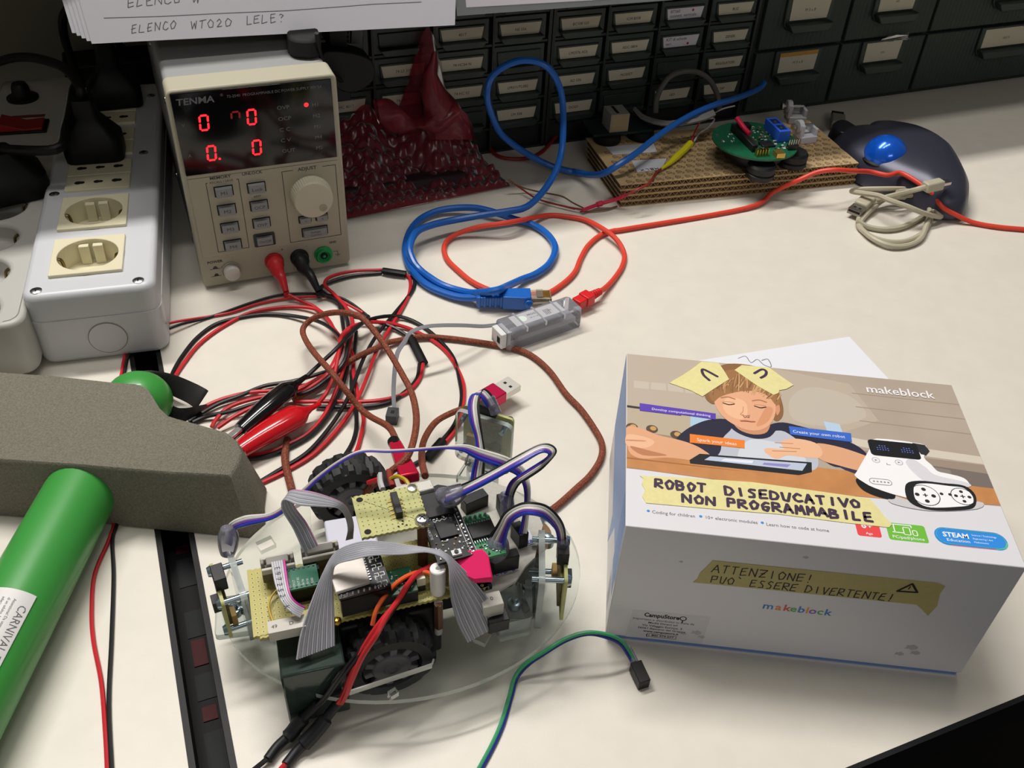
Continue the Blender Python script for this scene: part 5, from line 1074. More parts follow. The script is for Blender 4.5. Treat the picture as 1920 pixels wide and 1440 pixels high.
# white spacer, orange/red/black power wires with fuses
q = P(821, 1108, 50); f_ = slabf(q[0], q[1], 0); b = MB().mat(M('nylon_white', 'f2f1ee', .4)); b.lathe(f_, [(3.6, 50), (3.6, 66), (3.2, 66.4), (1, 66.4), (.9, 64), (.1, 64)], 24); b.build('nylon_spacer', rob)
b = MB().mat(M('cut_edge_white')); b.cyl(P(822, 1185, 22), P(822, 1130, 48), 2); b.mat(M('brass_post')); b.cyl(P(823, 1175, 30), P(822, 1130, 48), 2.2, n=6); b.build('standoff', rob)
b = MB().mat(M('orange_wire', 'e2602a', .4)); b.tube([P(*q) for q in ((820, 1085, 58), (800, 1073, 60), (775, 1075, 60), (745, 1092, 60), (720, 1120, 60), (705, 1145, 59), (698, 1172, 54))], 1.05); b.build('orange_wire', rob)
b = MB().mat(red_ins)
b.tube([P(*q) for q in ((835, 1052, 60), (800, 1066, 60), (775, 1082, 61), (750, 1120, 62), (725, 1155, 62), (706, 1190, 58), (680, 1230, 48), (662, 1270, 36), (650, 1300, 26), (640, 1318, 18))], 1.25)
b.tube([P(*q) for q in ((790, 1072, 58), (765, 1095, 59), (742, 1132, 60), (720, 1158, 60), (700, 1185, 56), (676, 1225, 46), (657, 1268, 34), (645, 1300, 24), (634, 1318, 18))], 1.25); b.build('red_wire', rob)
b = MB().mat(blk_ins)
b.tube([P(*q) for q in ((785, 1082, 56), (770, 1098, 57), (748, 1130, 58), (725, 1162, 58), (700, 1195, 54), (670, 1235, 44), (640, 1270, 34), (618, 1300, 24), (600, 1322, 18))], .9)
b.tube([P(*q) for q in ((782, 1086, 55), (764, 1104, 56), (742, 1136, 57), (716, 1168, 57), (694, 1196, 53), (664, 1232, 44), (632, 1272, 34), (610, 1304, 24), (594, 1322, 18))], .7); b.build('black_wire', rob)
hs = M('heat_shrink', '15161a', .5)
def fuse(pts, m2, xx):
    b = MB().mat(hs); b.tube([P(*p) for p in pts], lambda f: 2.3 if f < .3 else (3.4 if f < .66 else 2.3), 12, 8); b.build('heat_shrink_fuse', rob)
    b = MB().mat(m2); b.tube([P(*p) for p in xx], 1.2, 8); b.build('supply_wire', rob)
fuse([(597, 1318, 17), (578, 1338, 13), (560, 1356, 9), (545, 1376, 5), (520, 1400, 3), (502, 1424, 3)], blk_ins, [(504, 1420, 3), (490, 1432, 3), (470, 1448, 2)])
fuse([(638, 1313, 17), (620, 1335, 13), (600, 1362, 9), (575, 1390, 5), (555, 1410, 3), (536, 1434, 3)], red_ins, [(540, 1428, 3), (528, 1440, 3), (510, 1460, 2)])
# idc connectors
idc = M('idc_white', 'c3bfb5', .5); idcd = M('idc_olive', '5f5a48', .5)
def idcc(px, py, z, w_, yaw=RY, h_=9, d_=8, parent=rob):
    q = P(px, py, z); f_ = slabf(q[0], q[1], z-h_, yaw); b = MB().mat(idcd); b.box(f_, -w_/2, w_/2, -d_/2, d_/2, 0, h_*.7); b.mat(idc); b.box(f_, -w_/2, w_/2, -d_/2, -d_/2+1.6, h_*.6, h_); b.box(f_, -w_/2, w_/2, d_/2-1.6, d_/2, h_*.6, h_)
    b.mat(M('idc_grey', '85817a', .5)); b.box(f_, -w_/2+2.5, w_/2-2.5, -d_/2+1.8, d_/2-1.8, h_*.7, h_*1.15); b.box(f_, -w_/2, -w_/2+1.6, -1.4, 1.4, h_*.6, h_*1.2); b.box(f_, w_/2-1.6, w_/2, -1.4, 1.4, h_*.6, h_*1.2); b.build('ribbon_connector', parent, bevel=.3, seg=1)
idcc(520, 1052, 62, 15); idcc(600, 1030, 62, 17)
q = P(545, 1165, 58); f_ = slabf(q[0]-2, q[1], 50, RY-.02); b = MB().mat(idc); b.box(f_, -8, 8, -3.2, 3.2, 0, 6); b.mat(ink); b.text(f_, -6.5, -1, 6.05, '49', 2.6); b.text(f_, 1, -1, 6.05, 'D', 2.8); b.build('white_connector', rob, bevel=.3, seg=1)
q = P(925, 1122, 50); f_ = slabf(q[0], q[1], 40, RY); b = MB().mat(idc); b.box(f_, -6, 4, -4, 4, 2, 10); b.mat(ink); b.text(f_, -1.5, -.8, 10.05, '0', 3); b.mat(chipm); b.box(f_, -4, 6, -7.5, -1, -6, 1.9); b.build('white_connector', rob, bevel=.3, seg=1)
q = P(768, 1118, 52); f_ = slabf(q[0], q[1], 50, RY); b = MB().mat(chipm); b.box(f_, -2.5, 2.5, -1.2, 1.2, 0, 4); b.mat(steel); b.cyl(f_.p(-1.2, 0, 4), f_.p(-1.2, 0, 9), .3, n=6); b.cyl(f_.p(1.2, 0, 4), f_.p(1.2, 0, 9), .3, n=6)
q = P(788, 1087, 56); f2_ = slabf(q[0], q[1], 50, RY); b.mat(M('led_cream', 'd8d2b8', .4)); b.box(f2_, -2, 2, -2, 2, 4, 9); b.mat(chipm); b.box(f2_, -2, 2, -2, 2, 0, 4); b.build('jumper_pins', rob, bevel=.2, seg=1)
b = MB().mat(gold); q = P(631, 1163, 51); b.lathe(slabf(q[0], q[1], 50), [(2.2, 0), (2.2, .6), (1.3, 1), (1.2, 2), (.1, 2.2)], 18); b.build('brass_nut', rob)
b = MB().mat(M('wire_yellow', 'b89a20', .4)); b.tube([P(*q) for q in ((520, 1105, 53), (508, 1120, 53), (504, 1140, 53), (512, 1165, 53), (522, 1178, 52))], .5, 6); b.build('yellow_wire', rob); b = MB().mat(M('wire_yellow'))
b.tube([P(*q) for q in ((732, 898, 60), (745, 893, 64), (760, 900, 66), (768, 912, 66))], 1.1, 6); b.build('yellow_wire', rob); b = MB().mat(red_ins); b.tube([P(*q) for q in ((690, 905, 40), (715, 898, 48), (732, 900, 58))], 1.3, 6); b.mat(M('wire_white')); b.tube([P(*q) for q in ((713, 890, 50), (714, 905, 58), (718, 918, 60))], 1.6, 6); b.mat(blk_ins); b.tube([P(*q) for q in ((721, 888, 50), (723, 903, 58), (727, 916, 60))], 1.6, 6); b.mat(M('wire_maroon')); b.tube([P(*q) for q in ((729, 885, 50), (732, 900, 58), (736, 914, 60))], 2, 6); b.build('loose_wires', rob)
# ribbon cables
rg = M('ribbon_grey_light', 'b6b7be', .4); rg2 = M('ribbon_grey_dark', '9a9ba3', .4)
e1 = [(555, 1237), (563, 1190), (580, 1137), (605, 1075), (627, 1037), (658, 1020), (695, 1014), (751, 1020), (805, 1028), (834, 1036), (862, 1060), (890, 1090), (918, 1127), (937, 1171)]
e2 = [(628, 1210), (627, 1160), (625, 1113), (625, 1073), (633, 1058), (662, 1050), (700, 1042), (755, 1040), (803, 1036), (838, 1054), (843, 1096), (847, 1130), (859, 1171), (876, 1204)]
zz = [44, 53, 62, 71, 77, 82, 84, 82, 80, 77, 70, 60, 48, 36]
b = ribbon(MB(), e1, e2, zz, [rg, rg2]*8, n=6); b.build('ribbon_cable', rob)
e1 = [(573, 1045), (550, 993), (528, 955), (533, 937), (560, 947), (600, 950), (633, 953), (647, 970), (652, 993), (648, 1013)]
e2 = [(602, 1033), (577, 983), (553, 950), (543, 921), (573, 920), (610, 929), (643, 943), (656, 960), (663, 983), (662, 1010)]
b = ribbon(MB(), e1, e2, [61, 72, 84, 92, 94, 92, 88, 80, 70, 62], [rg, rg2, rg, rg2, rg, rg2, rg, M('ribbon_pink', 'b98aa8', .4)], n=6); b.build('ribbon_cable', rob)
e1 = [(508, 1055), (515, 1093), (527, 1127), (545, 1148), (562, 1158)]; e2 = [(535, 1050), (541, 1093), (547, 1117), (558, 1130), (572, 1138)]
wr = M('ribbon_white', 'c3c2c8', .4); b = ribbon(MB(), e1, e2, [64, 64, 63, 61, 58], [wr]*5+[M('ribbon_magenta', 'c63a9a', .4)], n=6)
b.mat(ink)
for k, ch in enumerate('E97252-K1'):
    u_ = k*9.2; q = P(513+k*1.4+max(0, k-4)*2.5, 1064+k*10.3, 66.6); ff = Fr(q, P(514, 1075, 66)-P(512, 1060, 66), np.cross(EZ, nrm(P(514, 1075, 66)-P(512, 1060, 66))), EZ); b.text(ff, 0, .4, 0, ch, 3.4)
b.build('printed_ribbon_cable', rob)
RB = [M('wire_blue', '2238a8', .35), M('wire_purple', '6a3a9a', .35), M('wire_pale', 'e0ddd4', .4), M('wire_grey2', 'bab9b3', .4), blk_ins]
def rainbow(c, hw, zs, mats=RB, flip=1):
    """c: centre picture points, hw: (dx,dy) half widths"""
    a = [(x-dx*flip, y-dy*flip) for (x, y), (dx, dy) in zip(c, hw)]; e = [(x+dx*flip, y+dy*flip) for (x, y), (dx, dy) in zip(c, hw)]
    b = ribbon(MB(), a, e, zs, mats, n=8, r=None); b.build('rainbow_ribbon', rob)
rainbow([(428, 1020), (434, 990), (460, 977), (510, 967), (549, 940), (596, 896), (640, 864), (680, 846), (730, 846), (782, 843), (834, 839), (870, 840), (900, 852), (946, 868), (975, 884), (986, 905), (989, 930), (986, 965), (980, 1000)],
        [(7, 3), (7, 5), (2, 9), (2, 6), (3, 5), (3, 3), (2, 3), (0, 3), (0, 3), (0, 3), (0, 3), (-3, 6), (-5, 9), (-6, 10), (-8, 6), (-7, 2), (-6, 1), (-6, 0), (-8, 0)],
        [44, 58, 66, 74, 84, 96, 104, 108, 108, 106, 102, 100, 96, 90, 84, 80, 74, 66, 58], mats=[RB[2], RB[3], RB[1], RB[0]][::1], flip=1)
rainbow([(838, 931), (878, 914), (925, 890), (975, 862), (1012, 842), (1030, 842), (1035, 852), (1015, 872), (985, 892), (966, 905), (956, 925), (952, 950)],
        [(4, -13), (5, -12), (6, -12), (6, -12), (3, -9), (6, -7), (8, -3), (5, 5), (5, 6), (9, 3), (9, 1), (9, 0)],
        [76, 84, 92, 100, 104, 104, 102, 94, 86, 80, 72, 60], mats=RB, flip=1)
rainbow([(925, 1030), (942, 990), (955, 968), (978, 955), (1000, 954), (1022, 960), (1042, 978), (1052, 1000), (1053, 1040)],
        [(-18, -12), (-11, -6), (-8, -9), (-3, -11), (0, -12), (5, -11), (9, -6), (9, -1), (7, 0)], [62, 76, 84, 90, 92, 88, 80, 70, 54], flip=-1, mats=RB[::-1])
rainbow([(894, 905), (897, 880), (901, 850), (898, 820), (891, 790), (888, 760), (893, 740), (903, 736), (913, 745), (922, 760)],
        [(13, 0), (12, 0), (9, -1), (8, 1), (11, 2), (11, 2), (10, -2), (7, -6), (8, -6), (10, -4)], [40, 46, 54, 60, 66, 70, 72, 72, 70, 66], mats=RB)
gl = clear('hot_glue', 'ececf4', .2, 1.4, .25, 'b4b4c4')
for pts, r_ in (([(425, 990, 62), (428, 1010, 56), (427, 1040, 48)], 4.2), ([(825, 925, 77), (842, 932, 79), (870, 918, 82)], 4.4), ([(950, 925, 70), (952, 955, 62)], 4.6), ([(918, 1050, 58), (930, 1030, 62), (936, 1010, 68)], 5.2), ([(1054, 1010, 66), (1053, 1045, 54)], 3.4), ([(918, 745, 70), (930, 775, 62)], 4.)):
    b = MB().mat(gl); b.tube([P(*q) for q in pts], lambda f, r_=r_: r_*(.7+.5*math.sin(f*3)), 12, 5); b.build('hot_glue', rob, smooth=60)
# eye brackets: acrylic plate, sensor board, screws, hinge
acr2 = clear('acrylic_thick', 'f6f9f9', .06, 1.3, .07, 'e4e8e8'); brown_b = M('sensor_back', '74683f', .5, vary=.3, vscale=500)
def eye(cx, cy, z0, z1, w_, nx, ny, gap, back, hinge=True, boardm=perf2):
    n_ = nrm(A3(nx, ny, 0)); d_ = A3(-n_[1], n_[0], 0); f_ = Fr((cx, cy, 0), d_, EZ, np.cross(d_, EZ)); s_ = 1 if f_.ez @ n_ > 0 else -1
    m_ = thing_part = None
    b = MB().mat(boardm); b.prism(f_, rrect(-w_/2, w_/2, z0, z1, 2), 0, 1.6*s_); b.mat(pad)
    for i in range(int(w_/2.54)):
        for j in range(int((z1-z0)/2.54)): b.flat(f_, circ(-w_/2+2+i*2.54, z0+2+j*2.54, .6, 6), 1.65*s_)
    o = b.build('sensor_board', rob, smooth=0)
    b = MB().mat(chipm); b.box(f_, -3, 3, z0+(z1-z0)*.35, z0+(z1-z0)*.6, min(1.6*s_, 5*s_), max(1.6*s_, 5*s_)); b.mat(brown_b); b.box(f_, -w_*.3, w_*.3, z0+4, z1-5, min(-.1*s_, -1.6*s_), max(-.1*s_, -1.6*s_)); b.mat(M('cap_amber', 'a8883c', .4)); b.box(f_, w_*.15, w_*.38, z0+5, z0+12, min(-1.5*s_, -4*s_), max(-1.5*s_, -4*s_)); b.build('sensor_parts', o, bevel=.2, seg=1)
    b = MB().mat(acr2); b.prism(f_, rrect(-w_/2-2, w_/2+2, z0-6, z1+1, 4), -(gap+3)*s_, -gap*s_, sm=acr_e); b.build('acrylic_plate', rob)
    for x, z in ((-w_/2+3, z1-3), (w_/2-3, z1-3), (w_/2-3, z0+4)):
        b = MB().mat(M('zinc')); b.cyl(f_.p(x, z, 2*s_), f_.p(x, z, -(gap+6)*s_), 1.4); b.cyl(f_.p(x, z, 1.6*s_), f_.p(x, z, 3.4*s_), 2.9, 2.2); b.build('screw', rob)
    if hinge:
        b = MB().mat(acr2); hx = -(gap+3)*s_; b.cyl(f_.p(-w_*.28, z0-1, hx-3*s_), f_.p(w_*.28, z0-1, hx-3*s_), 3.4); b.box(f_, -w_*.3, w_*.3, z0-8, z0-2, min(hx, hx-16*s_), max(hx, hx-16*s_)); b.build('acrylic_hinge', rob, bevel=.8)
    b = MB().mat(M('header_black')); b.box(f_, -5, 5, z1-1, z1+7, min(-3.5*s_, 2*s_), max(-3.5*s_, 2*s_)); b.build('plug_housing', rob, bevel=.3, seg=1)
eye(-129, 265, 23, 50, 26, -.88, -.47, 7, True)
q = P(1052, 1085, 38); eye(q[0], q[1], 24, 55, 30, 1, .02, 9, True)
q = P(907, 822, 40); eye(q[0]+2, q[1]+4, 26, 56, 30, .35, .94, 4, True, boardm=perf2)
# clear front block and arms
for px, py, z, w_, d_, h_, yw in ((955, 1130, 30, 17, 22, 14, RY), (444, 1150, 24, 20, 22, 4, RY-.1), (905, 880, 26, 16, 14, 8, RY)):
    q = P(px, py, z); f_ = slabf(q[0], q[1], z-h_, yw); b = MB().mat(acr2); b.prism(f_, rrect(-w_/2, w_/2, -d_/2, d_/2, 2), 0, h_, sm=acr_e); b.build('acrylic_block', rob)

# ================================================================== GREEN AND BLUE WIRE PAIR
t = thing('wire_pair', 'green and blue wire pair with a small black connector in front of the box', 'wire', P(1020, 1250, 0))
gw = [(890, 1455, 1.2), (920, 1400, 1.2), (940, 1355, 1.5), (955, 1305, 2), (965, 1270, 4), (985, 1245, 9), (1020, 1222, 15), (1060, 1198, 20), (1100, 1186, 22), (1140, 1190, 20), (1165, 1202, 15), (1180, 1222, 9), (1190, 1240, 5)]
b = MB().mat(M('wire_green', '3f9a68', .4)); b.tube(cable_pts(gw), 1.0, 8); b.build('green_wire', t)
b = MB().mat(M('wire_navy', '1c2c80', .4)); b.tube(cable_pts([(x+(4 if i < 6 else 2 if i < 9 else -3), y+(3 if i < 9 else 5), max(1, z-1)) for i, (x, y, z) in enumerate(gw)]), .9, 8); b.build('blue_wire', t)
A = P(1186, 1236, 5); B_ = P(1205, 1277, 3.6); d = nrm(B_-A); f_ = Fr(A, d, np.cross(EZ, d), EZ); b = MB().mat(M('header_black')); b.box(f_, 3, 14, -3, 3, -3.4, 3); b.build('connector', t, bevel=.3, seg=1)
b = MB().mat(gl); b.tube([P(1176, 1215, 9), P(1183, 1228, 6), P(1190, 1242, 5)], 2., 10, 4); b.build('glue', t)

# ================================================================== PRODUCT BOX AND SHEET
t = thing('paper_sheet', 'white paper sheet lying on the desk behind the product box', 'paper', P(1500, 680, 0))
q = [P(1330, 675, .3), P(1592, 632, .3), P(1650, 708, .3), P(1660, 735, .3), P(1200, 860, .3), P(1175, 700, .3)]
sx0, sy0 = P(1592, 632, 0)[:2]; d1 = nrm(P(1240, 688, 0)-P(1592, 632, 0)); d2 = nrm(P(1650, 706, 0)-P(1592, 632, 0)); d2 = A3(d1[1], -d1[0], 0)*(1 if A3(d1[1], -d1[0], 0) @ d2 > 0 else -1)
c0 = P(1592, 632, 0); b = MB().mat(M('sheet_white', 'e3e4ea', .7)); cs = [c0, c0+150*d1, c0+150*d1+120*d2, c0+120*d2]; b.add([c+A3(0, 0, .2) for c in cs]+[c+A3(0, 0, .5) for c in cs], [(3, 2, 1, 0), (4, 5, 6, 7), (0, 1, 5, 4), (1, 2, 6, 5), (2, 3, 7, 6), (3, 0, 4, 7)]); b.build('sheet', t, smooth=0)
b = MB().mat(pencil); b.stroke(W0, [tuple(P(x, y, .5)[:2]) for x, y in ((1384, 672), (1398, 668), (1408, 680), (1420, 674), (1432, 684), (1446, 688), (1440, 674), (1428, 676))], .5, .56, 4); b.build('pencil_mark', t, smooth=0)

BW, BD, BH = 176.4, 126, 86.3
BX = Fr((54.5, 281.7, 0), yaw=-.0588)
box = thing('product_box', 'white printed robot kit box with boy photograph and hand-lettered masking tape', 'box', BX.p(BW/2, BD/2, 0))
boxw = M('box_white', 'd9d8dc', .38, bump=.03, bscale=500); 
b = MB().mat(boxw); b.box(BX, 0, BW, 0, BD, 4.5, BH); b.build('lid', box, bevel=.5, seg=2)
b = MB().mat(M('box_blue_edge', '6f8fc8', .4)); b.box(BX, 1.2, BW-1.2, 1.2, BD-1.2, 0, 4.6); b.mat(boxw); b.box(BX, .6, BW-.6, .6, BD-.6, 0, 1.2); b.build('tray', box, smooth=0)
LF = Fr(BX.o, -BX.ey, EZ, -BX.ex)
b = MB().mat(M('side_blue', '6a95cf', .4)); b.flat(LF, [(-BD+.5, 5), (-BD+.5, BH-.6), (-.8, BH-.6), (-.8, 44), (-40, 40), (-60, 5)], .05)
b.mat(M('side_blue2', '3f78c4', .4)); b.flat(LF, [(-4, 30), (-4, BH-1), (-22, BH-1), (-22, 36)], .09); b.mat(boxw); b.flat(LF, [(-BD+.5, 5), (-60, 5), (-58, 30), (-BD+.5, 34)], .09)
b.mat(M('side_grey', '9aa0ac', .5))
for k in range(4): b.stroke(LF, [(-20+k*2.6, 8), (-20+k*2.6, 30)], .7, .12)
b.build('side_print', box, smooth=0)
# front: printed logo, retailer sticker
FF = Fr(BX.o, BX.ex, EZ, -BX.ey)
b = MB(); x = 71
cols = ['3d7fc4', 'e8a048', '3d8fc4', 'd05048', '58a860', '3d7fc4', '58a860', 'e05848', '8a5cb8']
for ch, wd_, cc in zip('makeblock', (6.2, 3.9, 3.3, 3.8, 3.9, 1.6, 4, 3.6, 3.4), ('3d7fc4', 'e07a40', 'd05048', '58a860', '3d7fc4', 'e8a048', '8a5cb8', '58a860', '3d7fc4')):
    b.mat(M('logo_'+cc, cc, .5)); b.text(FF, x, 38.5, .06, ch, 6.6, 1.05, bold=.12); x += wd_*1.0-.15
b.build('front_logo', box, smooth=0)
b = MB().mat(M('retail_sticker', 'cfced2', .35)); b.flat(FF, [(10, 4.5), (48.3, 5.5), (48.8, 27.5), (11, 26.8)], .06); b.mat(ink)
b.text(FF, 17, 22.6, .1, 'CampuStore', 4.2, .8, bold=.14)
b.stroke(FF, circ(36, 24, 1.5, 14)+[(37.5, 24)], .5, .1); b.stroke(FF, [(36, 22.4), (36, 20.6)], .6, .1)
for k, (s_, bo) in enumerate((('Importato e distribuito in Italia da', 0), ('Media Direct srl', .02), ('Via Villaggio Europa, 3', .02), ('36061 Bassano del Grappa', .02), ('www.campustore.it', .06))): b.text(FF, 27, 19.6-k*2.35, .1, s_, 2.1, 1.05, 'CENTER', bold=bo)
b.text(FF, 20, 6.9, .1, '(', 3.2, bold=.1); b.text(FF, 28.3, 7.2, .1, '800 974 077', 2, 1.1, 'CENTER', bold=.05); b.stroke(FF, [(21.5, 6.6), (35, 6.6), (35, 9.2), (21.5, 9.2), (21.5, 6.6)], .25, .1); b.build('retailer_sticker', box, smooth=0)
for x, y, r_ in ((147, 21, 3), (150, 17, 2.4), (143, 15, 2.2), (44, 14, 2.6), (47, 11, 1.8), (38, 12, 1.5), (28, 66, 1), (82, 78, 1.4)): b = MB().mat(M('scuff', 'b4b3b7', .7)); b.flat(FF, [(x+(a-x)*(1+.3*math.sin(k*2.3)), y+(c-y)*(1+.3*math.cos(k*3.1))) for k, (a, c) in enumerate(circ(x, y, r_, 10, r_*.6))], .08); b.build('scuff', box, smooth=0)
mask = M('masking_tape', 'b8ad72', .6, vary=.03, vscale=400); pen = M('marker_black', '232028', .6); mark = M('marker_purple', '3a2740', .55)
b = MB().mat(mask); b.prism(FF, [(36, 52.4), (37.5, 55), (38, 60), (40, 64), (42, 69.2), (80, 69.6), (143, 70.3), (147, 68.5), (146.5, 63), (148.2, 54.4), (146.5, 46.5), (143, 50), (139, 53.6), (100, 53.2), (60, 52.8)], 0, .25); b.mat(pen)
def hw_words(words, x, y, h, adv, wd, fr_, z, dy=0): 
    for w_ in words: hand(b, fr_, x, y, z, w_, h, adv, wd, dy); x += adv*(len(w_)+.8); y += dy*(len(w_)+.8)
    return x
hw_words(['ATTENZIONE!'], 43, 61.4, 5.2, 4.3, .55, FF, .3); hw_words(["PUO'", 'ESSERE', 'DIVERTENTE!'], 44, 53.8, 5, 3.75, .55, FF, .3, .02)
b.stroke(FF, [(127.5, 61.8), (136.5, 62.4), (132.5, 68), (127.5, 61.8)], 1.1, .3); b.stroke(FF, [(132.3, 66), (132, 64)], .6, .3); b.build('front_tape', box, smooth=0)
# top: the printed picture
TF = Fr(BX.p(0, 0, BH), BX.ex, BX.ey, EZ)
pic = MB(); Z = [.04]
def pm(c, nm=None, **k): return M('print_'+c, c, .42, **k)
def lay(c, pts, smooth=True, n=4, **k): Z[0] += .004; pic.mat(pm(c, **k)); pic.flat(TF, blob(pts, n) if smooth else pts, Z[0])
lay('afa192', [(.4, 36.5), (BW-.4, 36.5), (BW-.4, BD-.4), (.4, BD-.4)], False, vary=.05, vscale=25)
lay('b9ab9b', [(.4, 80), (60, 82), (110, 78), (130, 90), (120, 118), (80, BD-.5), (30, BD-.5), (.4, BD-.5)], False)
lay('beb4a6', [(86, 84), (104, 82), (124, 92), (118, 108), (98, 112), (86, 100)])
for k in range(3): lay('9d8d7e', [(120, 88+k*11), (BW-.5, 86+k*11.5), (BW-.5, 86.8+k*11.5), (120, 88.7+k*11)], False)
for k in range(4): lay('c2b8aa', [(4+k*9, 97), (12+k*9, 97), (12+k*9, 103), (4+k*9, 103)], False)
lay('9a8a7c', [(120, 60), (BW-.4, 58), (BW-.4, 64), (118, 66)], False); lay('cfc6b6', [(84, 74), (120, 68), (BW-.4, 64.5), (BW-.4, 70), (118, 74), (90, 79)], False)
lay('766c66', [(118, 44), (BW-.4, 40), (BW-.4, 58), (118, 62)], False); lay('8a8078', [(140, 42), (158, 42), (158, 58), (140, 60)], False)
lay('3a3330', [(.4, 82.5), (44, 80), (44, 78.4), (.4, 80.8)], False); lay('b7a993', [(.4, 62), (46, 58), (46, 78), (.4, 80.6)], False); lay('97876f', [(.4, 60), (46, 56), (46, 60.5), (.4, 64)], False)
for x, y in ((3, 66), (13, 66), (25, 63.5)): lay('5a4636', circ(x, y, 3), False); lay('c49a5c', circ(x+.6, y+.6, 1.6), False)
lay('a9c6dc', [(32, 66), (43, 66), (44, 80), (33, 81)], False); lay('b4cbe0', [(102, 74), (110, 72.5), (109, 84), (101, 85)], False)
lay('c08450', [(.4, 37), (60, 34), (106, 33.3), (140, 34), (BW-.4, 37.4), (BW-.4, 48), (110, 50), (60, 51), (.4, 52)], False, vary=.08, vscale=90)
lay('a06538', [(.4, 44), (40, 43), (60, 42.4), (40, 42.4), (.4, 43)], False)
# clothes, arms, head
navy = '26243a'
lay('b9bdc9', [(44, 52), (46, 66), (52, 74), (60, 72), (72, 72), (80, 76), (90, 70), (94, 56), (88, 47), (60, 46)])
lay(navy, [(24.4, 58), (30, 68), (39.5, 76), (48, 79), (54, 78), (53, 72), (48, 64), (46, 54), (40, 47), (30, 48)])
lay(navy, [(73, 78), (80, 81), (90, 79), (104, 75), (116, 68), (118, 60), (104, 52), (96, 56), (88, 66), (80, 74), (74, 74)])
lay('32304a', [(104, 52), (116, 47), (119, 50), (110, 58)]); lay('cdd1da', [(56, 50), (60, 64), (70, 66), (84, 62), (86, 50)])
lay(navy, [(52, 75), (56, 69.5), (64, 66.5), (72, 69), (77, 78), (73, 78), (70, 72.5), (64, 70), (58, 72.5), (55, 78)])
lay('c98f6c', [(55, 78), (57, 72), (64, 69.5), (71, 72.5), (73, 82), (64, 84)])
lay('dba37e', [(.6, 66), (8, 65.5), (16, 62), (28, 59.5), (36, 56), (42, 49.5), (34, 46.5), (20, 46.5), (8, 44), (2, 47), (.6, 55)])
lay('e6b591', [(.6, 60), (8, 60), (14, 57), (10, 52), (.6, 52)]); lay('b87a56', [(2, 52), (12, 50), (20, 48), (8, 46.5)]); lay('c4865f', [(.6, 56.4), (9, 57), (9, 56.3), (.6, 55.6)]); 
lay('dba37e', [(94, 67), (104, 67), (116, 63), (119, 60), (117, 51), (104, 53), (94, 57)])
lay('e6b591', [(68, 58), (70, 60.5), (78, 61), (77, 66), (84, 69.5), (94, 68), (97, 62), (94, 57), (86, 56.6), (79, 56.6), (74, 53.4), (71, 54.5)])
for a, c in (((74, 65), (83, 65.6)), ((76, 62), (86, 62.4)), ((72, 58.8), (84, 60))): Z[0] += .004; pic.mat(pm('b87a56')); pic.stroke(TF, [a, c], .45, Z[0])
lay('1f1f24', [(30.8, 46.4), (36, 51.5), (90.4, 53.4), (89.5, 46.6), (83, 43.6), (31, 44)], False); lay('b9c2d6', [(38, 47.5), (41, 50.4), (88, 52.2), (85, 46.8)], False); lay('dfe4f0', [(46, 48.2), (48, 49.8), (62, 50.4), (61, 48.4)], False); lay('8d86c4', [(66, 48.2), (67, 49.8), (80, 50.4), (78, 48.2)], False)
lay('8a6340', [(41, 96), (43, 108), (48, 119), (56, 125.4), (70, 125.4), (77, 119), (80.5, 106), (81.5, 92), (79.5, 84), (75.5, 82), (72, 95), (50, 92), (44.5, 90)])
lay('e0a884', [(46, 97), (46.4, 88), (50, 80), (56, 74.5), (62, 72.2), (68, 73.5), (73.5, 79), (77, 88), (77.6, 98), (74, 106), (62, 110), (50, 106)])
lay('ebb893', [(50, 90), (52, 83), (58, 80), (62, 84), (62, 94), (54, 97)]); lay('d4946e', [(66, 76), (72, 80), (76, 90), (73, 92), (69, 84)])
lay('d2936e', [(77.5, 92), (79.5, 95), (79.5, 90), (77.5, 86)])
lay('9c7048', [(43.5, 96), (44, 106), (50, 116), (60, 121), (72, 119), (79, 108), (80.5, 97), (78, 94), (75, 100), (70, 103.5), (62, 103), (54, 99.5), (49, 96), (47, 93.5), (45.5, 92)])
random.seed(5)
for k in range(46):
    f = k/45; x = 45+34*f; y0 = 121-2*abs(f-.5)*14; y1 = 99+5*math.sin(f*3.1)+random.uniform(-3, 3); Z[0] += .001; pic.mat(pm(random.choice(('b98c5c', '7c5634', 'c9a070', '8f6640'))))
    pic.stroke(TF, [(62+(x-62)*.45, y0), (x+random.uniform(-1, 1)+1.5, (y0+y1)/2+2), (x+random.uniform(-1.5, 1.5)-1, y1)], random.uniform(.3, .8), Z[0], 3)
Z[0] += .01
for x, s_ in ((53.2, 1), (69.5, 1)):
    pic.mat(pm('b07a54')); pic.stroke(TF, [(x-3.6, 95.6), (x, 96.8), (x+3.6, 95.6)], .8, Z[0], 3); pic.mat(pm('3a2620')); pic.stroke(TF, [(x-3, 91.6), (x, 90.6), (x+3, 91.6)], .7, Z[0]+.01, 3); pic.mat(pm('c98f6c')); pic.stroke(TF, [(x-3, 92.8), (x, 92.9), (x+3, 92.7)], .35, Z[0], 3)
Z[0] += .01
pic.mat(pm('c98a66')); pic.stroke(TF, [(60.6, 90), (60, 86), (58.6, 83.8), (61, 83), (63.4, 83.8)], .35, Z[0], 3); pic.mat(pm('5a3a30'))
for x in (59.8, 62.6): pic.flat(TF, circ(x, 83.4, .5, 8, .35), Z[0]+.01)
pic.stroke(TF, [(60, 82.6), (60.6, 81.6), (61.6, 82.4), (62.6, 81.8), (63, 82.8)], .35, Z[0]+.01)
